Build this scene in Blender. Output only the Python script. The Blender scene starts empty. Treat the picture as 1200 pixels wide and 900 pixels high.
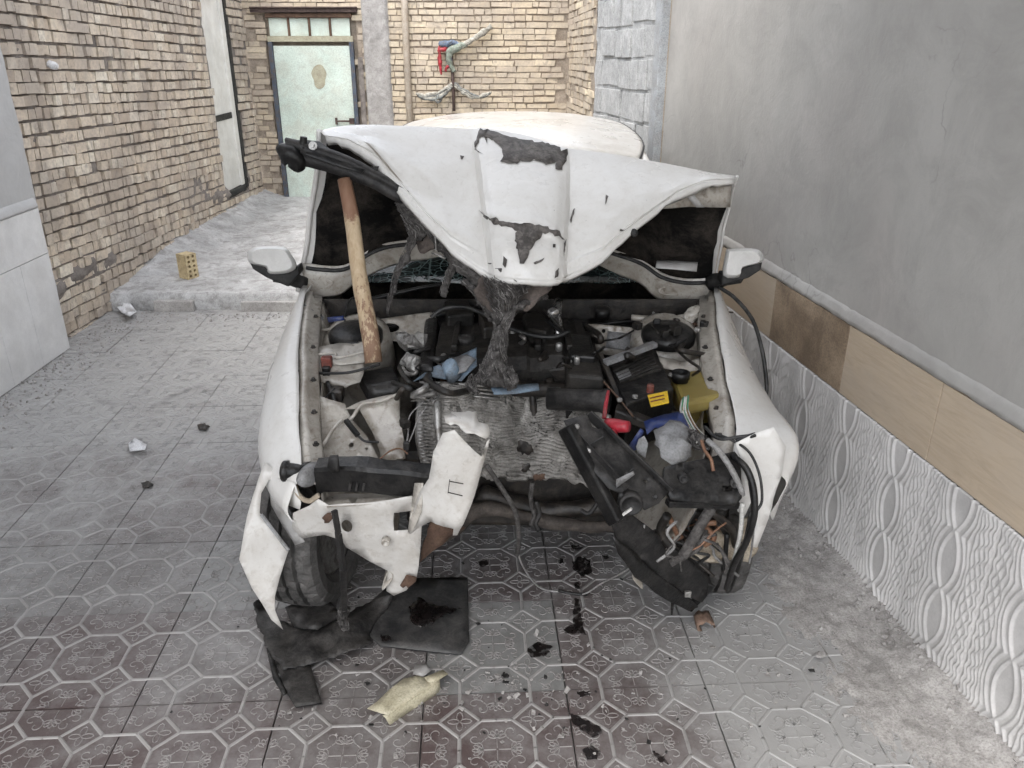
import bpy, bmesh, math, random
from mathutils import Vector as V, noise, Matrix
R = random.Random(11)
sc = bpy.context.scene

# ------------------------------------------------------------------ camera, sky, sun, exposure
CAM_H, FPX, PITCH = 1.85, 950.0, math.radians(23.19)
cd = bpy.data.cameras.new('camera'); cam = bpy.data.objects.new('camera', cd); sc.collection.objects.link(cam)
cd.sensor_width = 36.0; cd.lens = 36.0 * FPX / 1200.0; cd.clip_start = 0.05; cd.clip_end = 500
cam.location = (0, 0, CAM_H); cam.rotation_euler = (math.pi / 2 - PITCH, 0, 0)
sc.camera = cam
SUN_EL, SUN_AZ = math.radians(62), math.radians(212)      # azimuth clockwise from +Y
w = bpy.data.worlds.new('World'); sc.world = w; w.use_nodes = True
wn = w.node_tree.nodes; bg = wn['Background']
sky = wn.new('ShaderNodeTexSky'); sky.sky_type = 'NISHITA'; sky.sun_disc = False
sky.sun_elevation = SUN_EL; sky.sun_rotation = SUN_AZ; sky.dust_density = 3.0; sky.air_density = 1.0; sky.altitude = 900
hs = wn.new('ShaderNodeHueSaturation'); hs.inputs['Saturation'].default_value = 0.20   # a veiled, whitish sky
w.node_tree.links.new(sky.outputs[0], hs.inputs['Color']); w.node_tree.links.new(hs.outputs[0], bg.inputs[0]); bg.inputs[1].default_value = 0.15
sl = bpy.data.lights.new('sun', 'SUN'); sl.energy = 0.5; sl.angle = math.radians(25); sl.color = (1.0, 0.94, 0.85)
so = bpy.data.objects.new('sun', sl); sc.collection.objects.link(so)
sd = V((math.sin(SUN_AZ) * math.cos(SUN_EL), math.cos(SUN_AZ) * math.cos(SUN_EL), math.sin(SUN_EL)))
so.rotation_euler = sd.to_track_quat('Z', 'Y').to_euler()
sc.view_settings.view_transform = 'Standard'; sc.view_settings.look = 'None'
sc.view_settings.exposure = 2.0; sc.view_settings.gamma = 1.0
sc.cycles.use_denoising = True; sc.cycles.use_adaptive_sampling = True; sc.cycles.adaptive_threshold = 0.03
sc.cycles.max_bounces = 8; sc.cycles.diffuse_bounces = 4; sc.cycles.glossy_bounces = 4; sc.cycles.transparent_max_bounces = 12

# ------------------------------------------------------------------ pixel <-> place
CP, SP = math.cos(PITCH), math.sin(PITCH)
def ray(px, py):
    a = (px - 600) / FPX; b = (450 - py) / FPX
    return V((a, CP + b * SP, b * CP - SP))
def q(px, py, Y):
    d = ray(px, py); return V((0, 0, CAM_H)) + d * (Y / d.y)
def qz(px, py, z=0.0):
    d = ray(px, py); return V((0, 0, CAM_H)) + d * ((z - CAM_H) / d.z)

# ------------------------------------------------------------------ object helpers
WL = {}
def link(o, parent=None, at=V((0, 0, 0))):
    sc.collection.objects.link(o)
    WL[o.name] = V(at)
    if parent is not None:
        o.parent = parent; o.location = V(at) - WL[parent.name]
    else:
        o.location = V(at)
    return o
def tag(o, label=None, cat=None, group=None, kind=None):
    if label: o['label'] = label
    if cat: o['category'] = cat
    if group: o['group'] = group
    if kind: o['kind'] = kind
    return o
def thing(name, at, label, cat, group=None, rz=0.0):
    o = bpy.data.objects.new(name, None); o.empty_display_size = 0.05
    link(o, None, at); tag(o, label, cat, group); return o
class MB:
    """collects verts / faces in world coordinates; build() links them as one mesh object"""
    def __init__(s): s.v = []; s.f = []; s.m = []
    def add(s, vs, fs, mi=0):
        k = len(s.v); s.v += [tuple(x) for x in vs]
        for f in fs: s.f.append(tuple(i + k for i in f)); s.m.append(mi)
        return s
    def build(s, name, mat, parent=None, smooth=False, bevel=0, solid=0, sub=0, offset=0, kind=None, label=None, angle=None):
        n = len(s.v)
        lo = [min(v[i] for v in s.v) for i in range(3)]; hi = [max(v[i] for v in s.v) for i in range(3)]
        c = V([(lo[i] + hi[i]) / 2 for i in range(3)])
        me = bpy.data.meshes.new(name)
        me.from_pydata([(v[0] - c.x, v[1] - c.y, v[2] - c.z) for v in s.v], [], s.f)
        ms = mat if isinstance(mat, (list, tuple)) else [mat]
        for m in ms: me.materials.append(m)
        if any(s.m): me.polygons.foreach_set('material_index', s.m)
        if smooth: me.polygons.foreach_set('use_smooth', [True] * len(me.polygons))
        if smooth and angle: me.update(); me.set_sharp_from_angle(angle=angle)
        me.update()
        o = bpy.data.objects.new(name, me); link(o, parent, c)
        if solid:
            d = o.modifiers.new('solid', 'SOLIDIFY'); d.thickness = solid; d.offset = offset
        if bevel:
            d = o.modifiers.new('bevel', 'BEVEL'); d.width = bevel; d.segments = 2; d.limit_method = 'ANGLE'; d.angle_limit = 0.6
        if sub:
            d = o.modifiers.new('sub', 'SUBSURF'); d.levels = sub; d.render_levels = sub
        if kind: o['kind'] = kind
        if label: o['label'] = label
        return o
    # shapes
    def box(s, c, size, rot=None, mi=0, jit=0.0, taper=1.0):
        c = V(c); sx, sy, sz = (x / 2 for x in size); vs = []
        for z in (-1, 1):
            k = taper if z > 0 else 1.0
            for x, y in ((-1, -1), (1, -1), (1, 1), (-1, 1)):
                p = V((x * sx * k, y * sy * k, z * sz))
                if jit: p += V((R.uniform(-jit, jit), R.uniform(-jit, jit), R.uniform(-jit, jit)))
                if rot is not None: p = rot @ p
                vs.append(c + p)
        return s.add(vs, [(3, 2, 1, 0), (4, 5, 6, 7), (0, 1, 5, 4), (1, 2, 6, 5), (2, 3, 7, 6), (3, 0, 4, 7)], mi)
    def bar(s, a, b, wd, ht, up=V((0, 0, 1)), mi=0, taper=1.0):
        a, b = V(a), V(b); d = (b - a).normalized()
        sx = d.cross(up)
        if sx.length < 1e-4: sx = d.cross(V((1, 0, 0)))
        sx.normalize(); sz = sx.cross(d).normalized(); vs = []
        for p, k in ((a, 1.0), (b, taper)):
            for x, z in ((-1, -1), (1, -1), (1, 1), (-1, 1)):
                vs.append(p + sx * (x * wd / 2 * k) + sz * (z * ht / 2 * k))
        return s.add(vs, [(0, 1, 2, 3), (7, 6, 5, 4), (0, 4, 5, 1), (1, 5, 6, 2), (2, 6, 7, 3), (3, 7, 4, 0)], mi)
    def tube(s, pts, r, n=8, mi=0, cap=True, smooth_steps=0, jit=0.0):
        pts = [V(p) for p in pts]
        rs = list(r) if isinstance(r, (list, tuple)) else [r] * len(pts)
        if smooth_steps and len(pts) > 2:
            pts, rs = crom(pts, smooth_steps, rs)
        k = len(pts); vs = []; prev = None
        for i, p in enumerate(pts):
            d = (pts[min(i + 1, k - 1)] - pts[max(i - 1, 0)]).normalized()
            if prev is None:
                u = d.cross(V((0, 0, 1)) if abs(d.z) < .9 else V((1, 0, 0))).normalized()
            else:
                u = (prev - d * prev.dot(d)).normalized()
            prev = u; v = d.cross(u)
            for j in range(n):
                a = 2 * math.pi * j / n
                rr = rs[i] * (1 + (R.uniform(-jit, jit) if jit else 0))
                vs.append(p + (u * math.cos(a) + v * math.sin(a)) * rr)
        fs = [(i * n + j, i * n + (j + 1) % n, (i + 1) * n + (j + 1) % n, (i + 1) * n + j) for i in range(k - 1) for j in range(n)]
        if cap: fs += [tuple(range(n))[::-1], tuple((k - 1) * n + j for j in range(n))]
        return s.add(vs, fs, mi)
    def grid(s, rows, mi=0):
        n = len(rows[0]); vs = [p for r in rows for p in r]
        return s.add(vs, [(i * n + j, i * n + j + 1, (i + 1) * n + j + 1, (i + 1) * n + j) for i in range(len(rows) - 1) for j in range(n - 1)], mi)
    def poly(s, pts, depth=None, mi=0):
        n = len(pts); pts = [V(p) for p in pts]
        if depth is None: return s.add(pts, [tuple(range(n))], mi)
        d = V(depth)
        return s.add(pts + [p + d for p in pts], [tuple(range(n))[::-1], tuple(range(n, 2 * n))] + [(i, (i + 1) % n, n + (i + 1) % n, n + i) for i in range(n)], mi)
    def lathe(s, base, axis, prof, n=20, mi=0, squash=1.0):
        axis = V(axis).normalized(); u = axis.cross(V((0, 0, 1)) if abs(axis.z) < .9 else V((1, 0, 0))).normalized(); v = axis.cross(u)
        vs = [V(base) + axis * h + (u * math.cos(2 * math.pi * j / n) + v * math.sin(2 * math.pi * j / n) * squash) * r for h, r in prof for j in range(n)]
        k = len(prof)
        fs = [(i * n + j, i * n + (j + 1) % n, (i + 1) * n + (j + 1) % n, (i + 1) * n + j) for i in range(k - 1) for j in range(n)]
        fs += [tuple(range(n))[::-1], tuple((k - 1) * n + j for j in range(n))]
        return s.add(vs, fs, mi)
    def crumple(s, amp, scale=6.0, seed=0.0):
        for i, v in enumerate(s.v):
            p = V(v); nv = noise.noise_vector(p * scale + V((seed, seed * 2, seed * 3)))
            s.v[i] = tuple(p + nv * amp)
        return s
def crom(pts, steps, rs=None):
    P = [pts[0] * 2 - pts[1]] + list(pts) + [pts[-1] * 2 - pts[-2]]
    out = []; ro = []
    for i in range(1, len(P) - 2):
        p0, p1, p2, p3 = P[i - 1], P[i], P[i + 1], P[i + 2]
        for k in range(steps):
            t = k / steps
            out.append(0.5 * ((2 * p1) + (p2 - p0) * t + (2 * p0 - 5 * p1 + 4 * p2 - p3) * t * t + (3 * p1 - p0 - 3 * p2 + p3) * t ** 3))
            if rs: ro.append(rs[i - 1] * (1 - t) + rs[i] * t)
    out.append(pts[-1])
    if rs: ro.append(rs[-1])
    return (out, ro) if rs else out
def surf(ctrl, nu=4, nv=4):
    """smooth surface through a grid of control points"""
    rows = [crom([V(p) for p in r], nu) for r in ctrl]
    cols = [crom([r[j] for r in rows], nv) for j in range(len(rows[0]))]
    return [[cols[j][i] for j in range(len(cols))] for i in range(len(cols[0]))]

# ------------------------------------------------------------------ materials
class NT:
    def __init__(s, name):
        s.m = bpy.data.materials.new(name); s.m.use_nodes = True
        s.t = s.m.node_tree; s.n = s.t.nodes; s.p = s.n['Principled BSDF']
        s.geo = s.n.new('ShaderNodeNewGeometry'); s.pos = s.geo.outputs['Position']
    def L(s, a, b): s.t.links.new(a, b)
    def noise(s, scale, detail=5, rough=0.55, dist=0.0, vec=None):
        n = s.n.new('ShaderNodeTexNoise'); n.inputs['Scale'].default_value = scale; n.inputs['Detail'].default_value = detail
        n.inputs['Roughness'].default_value = rough; n.inputs['Distortion'].default_value = dist
        s.L(vec or s.pos, n.inputs['Vector']); return n.outputs['Fac']
    def ramp(s, fac, stops):
        r = s.n.new('ShaderNodeValToRGB'); e = r.color_ramp.elements
        while len(e) < len(stops): e.new(0.5)
        for i, (p, c) in enumerate(stops):
            e[i].position = p; c = (c, c, c) if isinstance(c, (int, float)) else c
            e[i].color = (*c, 1)
        s.L(fac, r.inputs[0]); return r.outputs[0]
    def mix(s, fac, a, b, mode='MIX'):
        m = s.n.new('ShaderNodeMix'); m.data_type = 'RGBA'; m.blend_type = mode
        for sock, x in ((m.inputs[0], fac), (m.inputs[6], a), (m.inputs[7], b)):
            if isinstance(x, (int, float)): sock.default_value = x if sock == m.inputs[0] else (x, x, x, 1)
            elif isinstance(x, tuple): sock.default_value = (*x, 1)
            else: s.L(x, sock)
        return m.outputs[2]
    def math(s, op, a, b=0.0, clamp=False):
        m = s.n.new('ShaderNodeMath'); m.operation = op; m.use_clamp = clamp
        for sock, x in ((m.inputs[0], a), (m.inputs[1], b)):
            if isinstance(x, (int, float)): sock.default_value = x
            else: s.L(x, sock)
        return m.outputs[0]
    def vmul(s, vec, k):
        m = s.n.new('ShaderNodeVectorMath'); m.operation = 'MULTIPLY'; s.L(vec, m.inputs[0]); m.inputs[1].default_value = k; return m.outputs[0]
    def sep(s, vec):
        m = s.n.new('ShaderNodeSeparateXYZ'); s.L(vec, m.inputs[0]); return m.outputs
    def bump(s, h, strength=0.4, dist=0.01):
        b = s.n.new('ShaderNodeBump'); b.inputs['Strength'].default_value = strength; b.inputs['Distance'].default_value = dist
        s.L(h, b.inputs['Height']); s.L(b.outputs[0], s.p.inputs['Normal'])
    def col(s, c):
        if isinstance(c, tuple): s.p.inputs['Base Color'].default_value = (*c, 1)
        else: s.L(c, s.p.inputs['Base Color'])
    def rough(s, r):
        if isinstance(r, (int, float)): s.p.inputs['Roughness'].default_value = r
        else: s.L(r, s.p.inputs['Roughness'])
    def rnd(s):
        o = s.n.new('ShaderNodeObjectInfo')
        return s.math('FRACT', s.math('ADD', o.outputs['Random'], s.geo.outputs['Random Per Island']))
def mat_worn(name, c1, c2, rough=0.6, scale=8.0, dirt=None, dirt_amt=0.5, dirt_scale=12.0, bump=0.15, bscale=60.0, metal=0.0, coat=0.0, dust=None, dust_amt=0.0, spec=0.5, fine_amt=0.75):
    t = NT(name)
    c = t.mix(t.ramp(t.noise(scale, 6), [(0.35, 0.0), (0.65, 1.0)]), c1, c2)
    if dirt:
        f = t.ramp(t.noise(dirt_scale, 8, 0.7, 0.4), [(0.44, 0.0), (0.60, dirt_amt)])
        c = t.mix(f, c, dirt)
    if dust:
        nz = t.sep(t.geo.outputs['Normal'])[2]
        f = t.math('MULTIPLY', t.math('MULTIPLY', nz, t.ramp(t.noise(16, 8, 0.75, 0.5), [(0.42, 0.05), (0.66, 1.0)])), dust_amt, True)
        c = t.mix(f, c, dust)
    fine = t.ramp(t.noise(150, 4, 0.65), [(0.34, 0.62), (0.5, 1.0), (0.7, 1.25)])
    c = t.mix(fine_amt, c, fine, 'MULTIPLY')
    big = t.ramp(t.noise(2.6, 7, 0.7, 0.4), [(0.3, 0.75), (0.7, 1.12)])
    c = t.mix(0.8, c, big, 'MULTIPLY')
    t.col(c); t.rough(t.math('ADD', t.math('MULTIPLY', t.noise(scale * 3, 4), 0.3), rough - 0.15))
    t.p.inputs['Metallic'].default_value = metal; t.p.inputs['Coat Weight'].default_value = coat
    t.p.inputs['Coat Roughness'].default_value = 0.12; t.p.inputs['Specular IOR Level'].default_value = spec
    if bump: t.bump(t.noise(bscale, 6, 0.6), bump, 0.004)
    return t.m
# ------------------------------------------------------------------ setting: materials
def m_tile(ridge):
    t = NT(('paver_clay', 'paver_ridge', 'paver_ornament')[ridge])
    r = t.rnd()
    if ridge == 2:
        base = t.ramp(r, [(0.0, (0.20, 0.178, 0.17)), (1.0, (0.29, 0.272, 0.262))])
    elif ridge == 1:
        base = t.ramp(r, [(0.0, (0.23, 0.215, 0.205)), (0.5, (0.27, 0.255, 0.245)), (1.0, (0.31, 0.297, 0.285))])
    else:
        base = t.ramp(r, [(0.0, (0.075, 0.046, 0.043)), (0.3, (0.10, 0.086, 0.082)), (0.55, (0.08, 0.056, 0.053)), (0.75, (0.15, 0.148, 0.142)), (1.0, (0.19, 0.19, 0.182))])
    pos = t.pos; x, y, z = t.sep(pos)
    # grey cement dust: more to the sides, thin in the middle of the bay
    n1 = t.noise(1.7, 7, 0.62, 0.3); n2 = t.noise(14, 7, 0.68); n3 = t.noise(90, 4, 0.7)
    far = t.math('MULTIPLY', t.math('SUBTRACT', y, 1.7), 0.17, True)
    side = t.math('MULTIPLY', t.math('SUBTRACT', x, 0.25), 0.8, True)
    lft = t.math('MULTIPLY', t.math('SUBTRACT', -1.5, x), 0.10, True)
    m = t.math('ADD', t.math('ADD', t.math('MULTIPLY', n1, 0.9), t.math('MULTIPLY', n2, 0.55)), t.math('MULTIPLY', n3, 0.16))
    m = t.math('ADD', m, t.math('ADD', far, t.math('ADD', side, lft)))
    f = t.ramp(t.math('SUBTRACT', m, 0.62), [(0.12, 0.0), (0.30, 0.32), (0.56, 0.94)])
    dust = t.mix(t.noise(5, 5), (0.40, 0.395, 0.385), (0.29, 0.285, 0.28))
    c = t.mix(f, base, dust)
    spots = t.ramp(t.noise(6.5, 8, 0.75, 0.8), [(0.63, 0.0), (0.72, 0.7)])
    c = t.mix(spots, c, (0.42, 0.41, 0.40))                       # dried lime splashes
    dk = t.ramp(t.noise(3.1, 6, 0.6, 0.6), [(0.60, 0.0), (0.74, 0.45)])
    c = t.mix(dk, c, (0.05, 0.048, 0.047))
    t.col(c); t.rough(t.math('ADD', t.math('MULTIPLY', n2, 0.35), 0.30))
    t.bump(t.math('ADD', n2, t.math('MULTIPLY', n3, 0.4)), 0.35, 0.006)
    return t.m
M = {}
M['clay'] = m_tile(0); M['ridge'] = m_tile(1); M['ornament'] = m_tile(2)
def m_brick(name, stops, dirtcol, amt=0.6):
    t = NT(name); c = t.ramp(t.rnd(), stops)
    c = t.mix(t.ramp(t.noise(34, 7, 0.7), [(0.42, 0.0), (0.75, amt)]), c, dirtcol)
    c = t.mix(t.ramp(t.noise(2.2, 5, 0.6), [(0.42, 0.0), (0.62, 0.6)]), c, dirtcol)
    c = t.mix(t.ramp(t.noise(11, 7, 0.75, 0.5), [(0.54, 0.0), (0.64, 0.65)]), c, tuple(0.9 * x for x in dirtcol))
    t.col(c); t.rough(0.9); t.bump(t.noise(120, 6, 0.65), 0.5, 0.004); return t.m
M['brick'] = m_brick('old_brick', [(0, (0.50, 0.41, 0.32)), (0.3, (0.70, 0.605, 0.48)), (0.65, (0.62, 0.53, 0.43)), (1.0, (0.80, 0.73, 0.61))], (0.33, 0.285, 0.25), 0.7)
M['brick_back'] = m_brick('yellow_brick', [(0, (0.52, 0.43, 0.31)), (0.4, (0.66, 0.57, 0.43)), (0.75, (0.58, 0.49, 0.38)), (1.0, (0.74, 0.64, 0.47))], (0.36, 0.31, 0.265), 0.7)
M['mortar'] = mat_worn('mortar', (0.20, 0.178, 0.162), (0.30, 0.27, 0.245), 0.95, 9, (0.16, 0.14, 0.13), 0.6, 20, 0.8, 90)
M['mortar_back'] = mat_worn('mortar_back', (0.32, 0.265, 0.215), (0.42, 0.36, 0.29), 0.95, 9, (0.22, 0.18, 0.14), 0.6, 20, 0.8, 90)
M['cinder'] = mat_worn('cinder_block', (0.40, 0.405, 0.405), (0.52, 0.525, 0.52), 0.95, 10, (0.30, 0.30, 0.295), 0.6, 30, 0.7, 140)
M['cement'] = mat_worn('cement_dust', (0.33, 0.315, 0.30), (0.44, 0.42, 0.40), 0.95, 5, (0.23, 0.215, 0.205), 0.6, 26, 0.9, 70)
M['mortar_dark'] = mat_worn('joint_dirt', (0.16, 0.152, 0.145), (0.28, 0.27, 0.26), 0.95, 9)
M['lime'] = mat_worn('lime_dust', (0.40, 0.40, 0.40), (0.58, 0.58, 0.58), 0.92, 4.5, (0.27, 0.262, 0.255), 0.8, 9, 0.9, 50)
M['concrete'] = mat_worn('concrete', (0.36, 0.345, 0.33), (0.46, 0.445, 0.43), 0.9, 5, (0.26, 0.245, 0.235), 0.6, 18, 0.7, 60)
def m_plaster(name, a, b, c3):
    t = NT(name)
    c = t.mix(t.ramp(t.noise(1.3, 6, 0.6, 0.5), [(0.35, 0), (0.66, 1)]), a, b)
    c = t.mix(t.ramp(t.noise(0.9, 4, 0.5, 0.3, t.vmul(t.pos, (1, 1, 0.7))), [(0.5, 0), (0.7, 0.55)]), c, c3)
    strk = t.noise(7, 6, 0.7, 0.6, t.vmul(t.pos, (1, 1, 0.35)))
    c = t.mix(t.ramp(strk, [(0.48, 0), (0.75, 0.2)]), c, (0.24, 0.232, 0.225))
    c = t.mix(t.ramp(t.noise(26, 7, 0.75, 1.0), [(0.66, 0), (0.78, 0.35)]), c, (0.5, 0.49, 0.48))
    c = t.mix(t.ramp(t.noise(3.4, 8, 0.72, 1.2), [(0.44, 0), (0.62, 0.5)]), c, tuple(0.86 * x for x in a))
    crk = t.n.new('ShaderNodeTexVoronoi'); crk.feature = 'DISTANCE_TO_EDGE'; crk.inputs['Scale'].default_value = 1.1; wv = t.n.new('ShaderNodeVectorMath'); wv.operation = 'ADD'
    nn = t.n.new('ShaderNodeTexNoise'); nn.inputs['Scale'].default_value = 4; nn.inputs['Detail'].default_value = 6; t.L(t.pos, nn.inputs['Vector']); t.L(t.vmul(nn.outputs['Color'], (.5, .5, .5)), wv.inputs[0]); t.L(t.pos, wv.inputs[1]); t.L(wv.outputs[0], crk.inputs['Vector'])
    ck = t.math('MULTIPLY', t.ramp(crk.outputs['Distance'], [(0.0, 1), (0.006, 0)]), t.ramp(t.noise(1.8, 3), [(0.52, 0), (0.6, 0.6)]))
    c = t.mix(ck, c, tuple(0.6 * x for x in a))
    c = t.mix(t.ramp(t.noise(70, 6, 0.8), [(0.62, 0), (0.74, 0.35)]), c, tuple(0.62 * x for x in a))
    t.col(c); t.rough(0.62)
    t.bump(t.math('ADD', t.noise(5, 7, 0.65, 0.5), t.math('MULTIPLY', t.noise(60, 5), 0.25)), 0.4, 0.012); return t.m
M['plaster'] = m_plaster('grey_plaster', (0.345, 0.333, 0.312), (0.42, 0.406, 0.382), (0.425, 0.38, 0.36))
M['plaster2'] = m_plaster('pale_plaster', (0.46, 0.46, 0.46), (0.53, 0.53, 0.53), (0.50, 0.485, 0.48))
M['relief'] = mat_worn('white_relief_tile', (0.60, 0.583, 0.57), (0.66, 0.643, 0.625), 0.38, 3, (0.42, 0.41, 0.40), 0.4, 6, 0.05, 90, fine_amt=0.15)
def m_tan():
    t = NT('tan_tile'); r = t.rnd()
    c = t.ramp(r, [(0, (0.47, 0.375, 0.27)), (0.5, (0.55, 0.45, 0.335)), (1.0, (0.50, 0.405, 0.30))])
    g = t.noise(8, 6, 0.7, 1.2, t.vmul(t.pos, (0.6, 0.6, 5)))
    c = t.mix(t.ramp(g, [(0.4, 0), (0.8, 0.55)]), c, (0.30, 0.22, 0.15))
    fine = t.noise(60, 4, 0.7, 0, t.vmul(t.pos, (0.25, 0.25, 5)))
    c = t.mix(t.ramp(fine, [(0.45, 0), (0.8, 0.35)]), c, (0.55, 0.49, 0.42))
    c = t.mix(t.ramp(t.noise(2.5, 6), [(0.5, 0), (0.75, 0.4)]), c, (0.45, 0.41, 0.37))
    t.col(c); t.rough(0.5); t.bump(fine, 0.12, 0.003); return t.m
M['tan'] = m_tan()
M['tan_dark'] = mat_worn('brown_grained_tile', (0.27, 0.20, 0.135), (0.38, 0.29, 0.205), 0.5, 5, (0.12, 0.085, 0.06), 0.6, 4.5, 0.1, 60)
M['pale_tile'] = mat_worn('pale_smooth_tile', (0.70, 0.70, 0.70), (0.76, 0.76, 0.755), 0.35, 3, (0.60, 0.59, 0.58), 0.35, 5, 0.05, 80, fine_amt=0.1)
M['grout'] = mat_worn('grout', (0.40, 0.37, 0.34), (0.5, 0.47, 0.43), 0.9, 20)
M['steel_grey'] = mat_worn('grey_painted_steel', (0.33, 0.35, 0.37), (0.40, 0.42, 0.44), 0.5, 6, (0.26, 0.25, 0.24), 0.5, 14, 0.15, 60)
M['ceil'] = mat_worn('ceiling_plaster', (0.36, 0.35, 0.34), (0.42, 0.41, 0.40), 0.9, 3)
M['earth'] = mat_worn('street_ground', (0.20, 0.19, 0.18), (0.28, 0.265, 0.25), 0.95, 2)
M['mint'] = mat_worn('mint_painted_metal', (0.60, 0.70, 0.63), (0.66, 0.745, 0.68), 0.5, 3, (0.46, 0.45, 0.37), 0.35, 6, 0.1, 50)
M['blue_frame'] = mat_worn('dark_blue_frame', (0.055, 0.075, 0.11), (0.085, 0.11, 0.15), 0.6, 9, (0.12, 0.09, 0.07), 0.7, 16, 0.2, 60)
M['rust'] = mat_worn('rusty_iron', (0.075, 0.043, 0.028), (0.15, 0.092, 0.06), 0.85, 14, (0.09, 0.05, 0.035), 0.7, 24, 0.4, 80)
M['iron'] = mat_worn('dark_iron_beam', (0.055, 0.035, 0.032), (0.085, 0.055, 0.05), 0.75, 10, (0.15, 0.11, 0.09), 0.5, 18, 0.3, 60)
M['pvc'] = mat_worn('cream_pvc', (0.78, 0.77, 0.73), (0.82, 0.81, 0.77), 0.4, 4, (0.62, 0.59, 0.53), 0.35, 8, 0.05, 60, fine_amt=0.15)
M['black_seal'] = mat_worn('black_rubber', (0.007, 0.007, 0.007), (0.014, 0.0135, 0.013), 0.6, 10, (0.08, 0.075, 0.07), 0.4, 20, 0.1, 60)
M['stain'] = mat_worn('greasy_residue', (0.40, 0.38, 0.28), (0.47, 0.45, 0.34), 0.6, 14, (0.30, 0.27, 0.2), 0.6, 20)
M['conduit'] = mat_worn('painted_pipe', (0.36, 0.31, 0.25), (0.42, 0.37, 0.31), 0.6, 6, (0.28, 0.22, 0.16), 0.5, 14)

# ------------------------------------------------------------------ ground and paved floor
YAW = -0.0503                                                   # the paving runs slightly to the left
fx, fy = V((math.cos(YAW), math.sin(YAW), 0)), V((-math.sin(YAW), math.cos(YAW), 0))
fx, fy = V((1, 0.0503, 0)).normalized(), V((-0.0503, 1, 0)).normalized()
b = MB(); b.box((0, 30, -0.335), (240, 240, 0.6)); tag(b.build('ground', M['earth']), kind='structure')
TS = 0.434
F0 = V((0.165, 1.925, 0))                                       # a tile corner
b = MB(); b.box((-0.7, 2.0, -0.045), (5.2, 7.8, 0.05)); floor = tag(b.build('floor', M['mortar_dark']), kind='structure')
def tile_mesh():
    b = MB(); S = TS - 0.0042; h = S / 2
    b.box((0, 0, -0.0125), (S, S, 0.025))
    p = S / 2; dd = 0.285 * p
    def seg(a, c, wd, ht, mi):
        a, c = V((a[0], a[1], 0)), V((c[0], c[1], 0)); d = (c - a)
        if d.length < 1e-6: return
        n = V((-d.y, d.x, 0)).normalized() * wd / 2; e = d.normalized() * wd * 0.25; z = V((0, 0, ht)); a -= e; c += e; k = 0.5
        vs = [a - n, a + n, c + n, c - n, a - n * k + z, a + n * k + z, c + n * k + z, c - n * k + z]
        b.add(vs, [(4, 7, 6, 5), (0, 3, 7, 4), (1, 5, 6, 2), (0, 4, 5, 1), (3, 2, 6, 7)], mi)
    for sx in (-1, 1):
        for sy in (-1, 1):
            c = V((sx * p / 2, sy * p / 2, 0)); vs = [c + V((dd, 0, 0)), c + V((0, dd, 0)), c + V((-dd, 0, 0)), c + V((0, -dd, 0))]
            for i in range(4): seg(vs[i], vs[(i + 1) % 4], 0.0115, 0.0027, 1)
            for i in range(4): # stubs from each diamond tip to the middle / the edge of the tile
                e = vs[i]; d = (e - c).normalized(); L = (p / 2 - dd) * 0.985
                seg(e, e + d * L, 0.0115, 0.0026, 1)
            for k in range(4):                                   # four-petalled flower
                a0 = math.pi / 2 * k; pts = []
                for j in range(9):
                    u = j / 8 * 2 * math.pi; r = dd * 0.29 * (1 - math.cos(u)); ww = dd * 0.15 * math.sin(u)
                    pts.append((c.x + r * math.cos(a0) - ww * math.sin(a0), c.y + r * math.sin(a0) + ww * math.cos(a0)))
                for j in range(8): flat(b, pts[j], pts[j + 1], 0.0018, h)
    cs = [(0, 0)] + [(i * h, j * h) for i in (-1, 0, 1) for j in (-1, 0, 1) if (i, j) != (0, 0)]
    for (cx, cy) in cs:
        for k in range(4):
            a0 = math.pi / 2 * k; ca, sa = math.cos(a0), math.sin(a0)
            def T(r, t): return (cx + r * ca - t * sa, cy + r * sa + t * ca)
            for m in range(5):                                   # lotus of five petals
                a1 = (m - 2) * 0.62; pts = []
                for j in range(8):
                    u = j / 7 * 2 * math.pi; L = p * 0.068 * (1 - math.cos(u)); ww = p * 0.030 * math.sin(u)
                    pts.append(T(p * 0.20 + L * math.cos(a1) - ww * math.sin(a1), L * math.sin(a1) + ww * math.cos(a1)))
                for j in range(7): flat(b, pts[j], pts[j + 1], 0.0020, h)
            for sgn in (-1, 1):                                  # curls
                pts = []
                for j in range(12):
                    u = j / 11; an = 0.3 + u * 5.0; rr = p * (0.115 * (1 - u * 0.72))
                    pts.append(T(p * 0.285 - rr * math.cos(an), sgn * (p * 0.19 - rr * math.sin(an) * 0.85)))
                for j in range(11): flat(b, pts[j], pts[j + 1], 0.0020, h)
            pts = [T(p * (0.02 + 0.16 * u), 0) for u in (0, 0.5, 1)]
            for j in range(2): flat(b, pts[j], pts[j + 1], 0.0020, h)
    me = bpy.data.meshes.new('paving_tile'); me.from_pydata(b.v, [], b.f)
    me.materials.append(M['clay']); me.materials.append(M['ridge']); me.materials.append(M['ornament']); me.polygons.foreach_set('material_index', b.m); me.update()
    return me
def flat(b, a, c, wd, h):
    if max(abs(a[0]), abs(a[1]), abs(c[0]), abs(c[1])) > h - 0.002: return
    a, c = V((a[0], a[1], 0.0018)), V((c[0], c[1], 0.0018)); d = c - a
    if d.length < 1e-6: return
    n = V((-d.y, d.x, 0)).normalized() * wd / 2; e = d.normalized() * wd * 0.3
    dn = V((0, 0, -0.0018)); n2 = n * 1.5
    b.add([a - n - e, a + n - e, c + n + e, c - n + e, a - n2 - e + dn, a + n2 - e + dn, c + n2 + e + dn, c - n2 + e + dn], [(0, 3, 2, 1), (0, 4, 7, 3), (1, 2, 6, 5)], 2)
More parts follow.
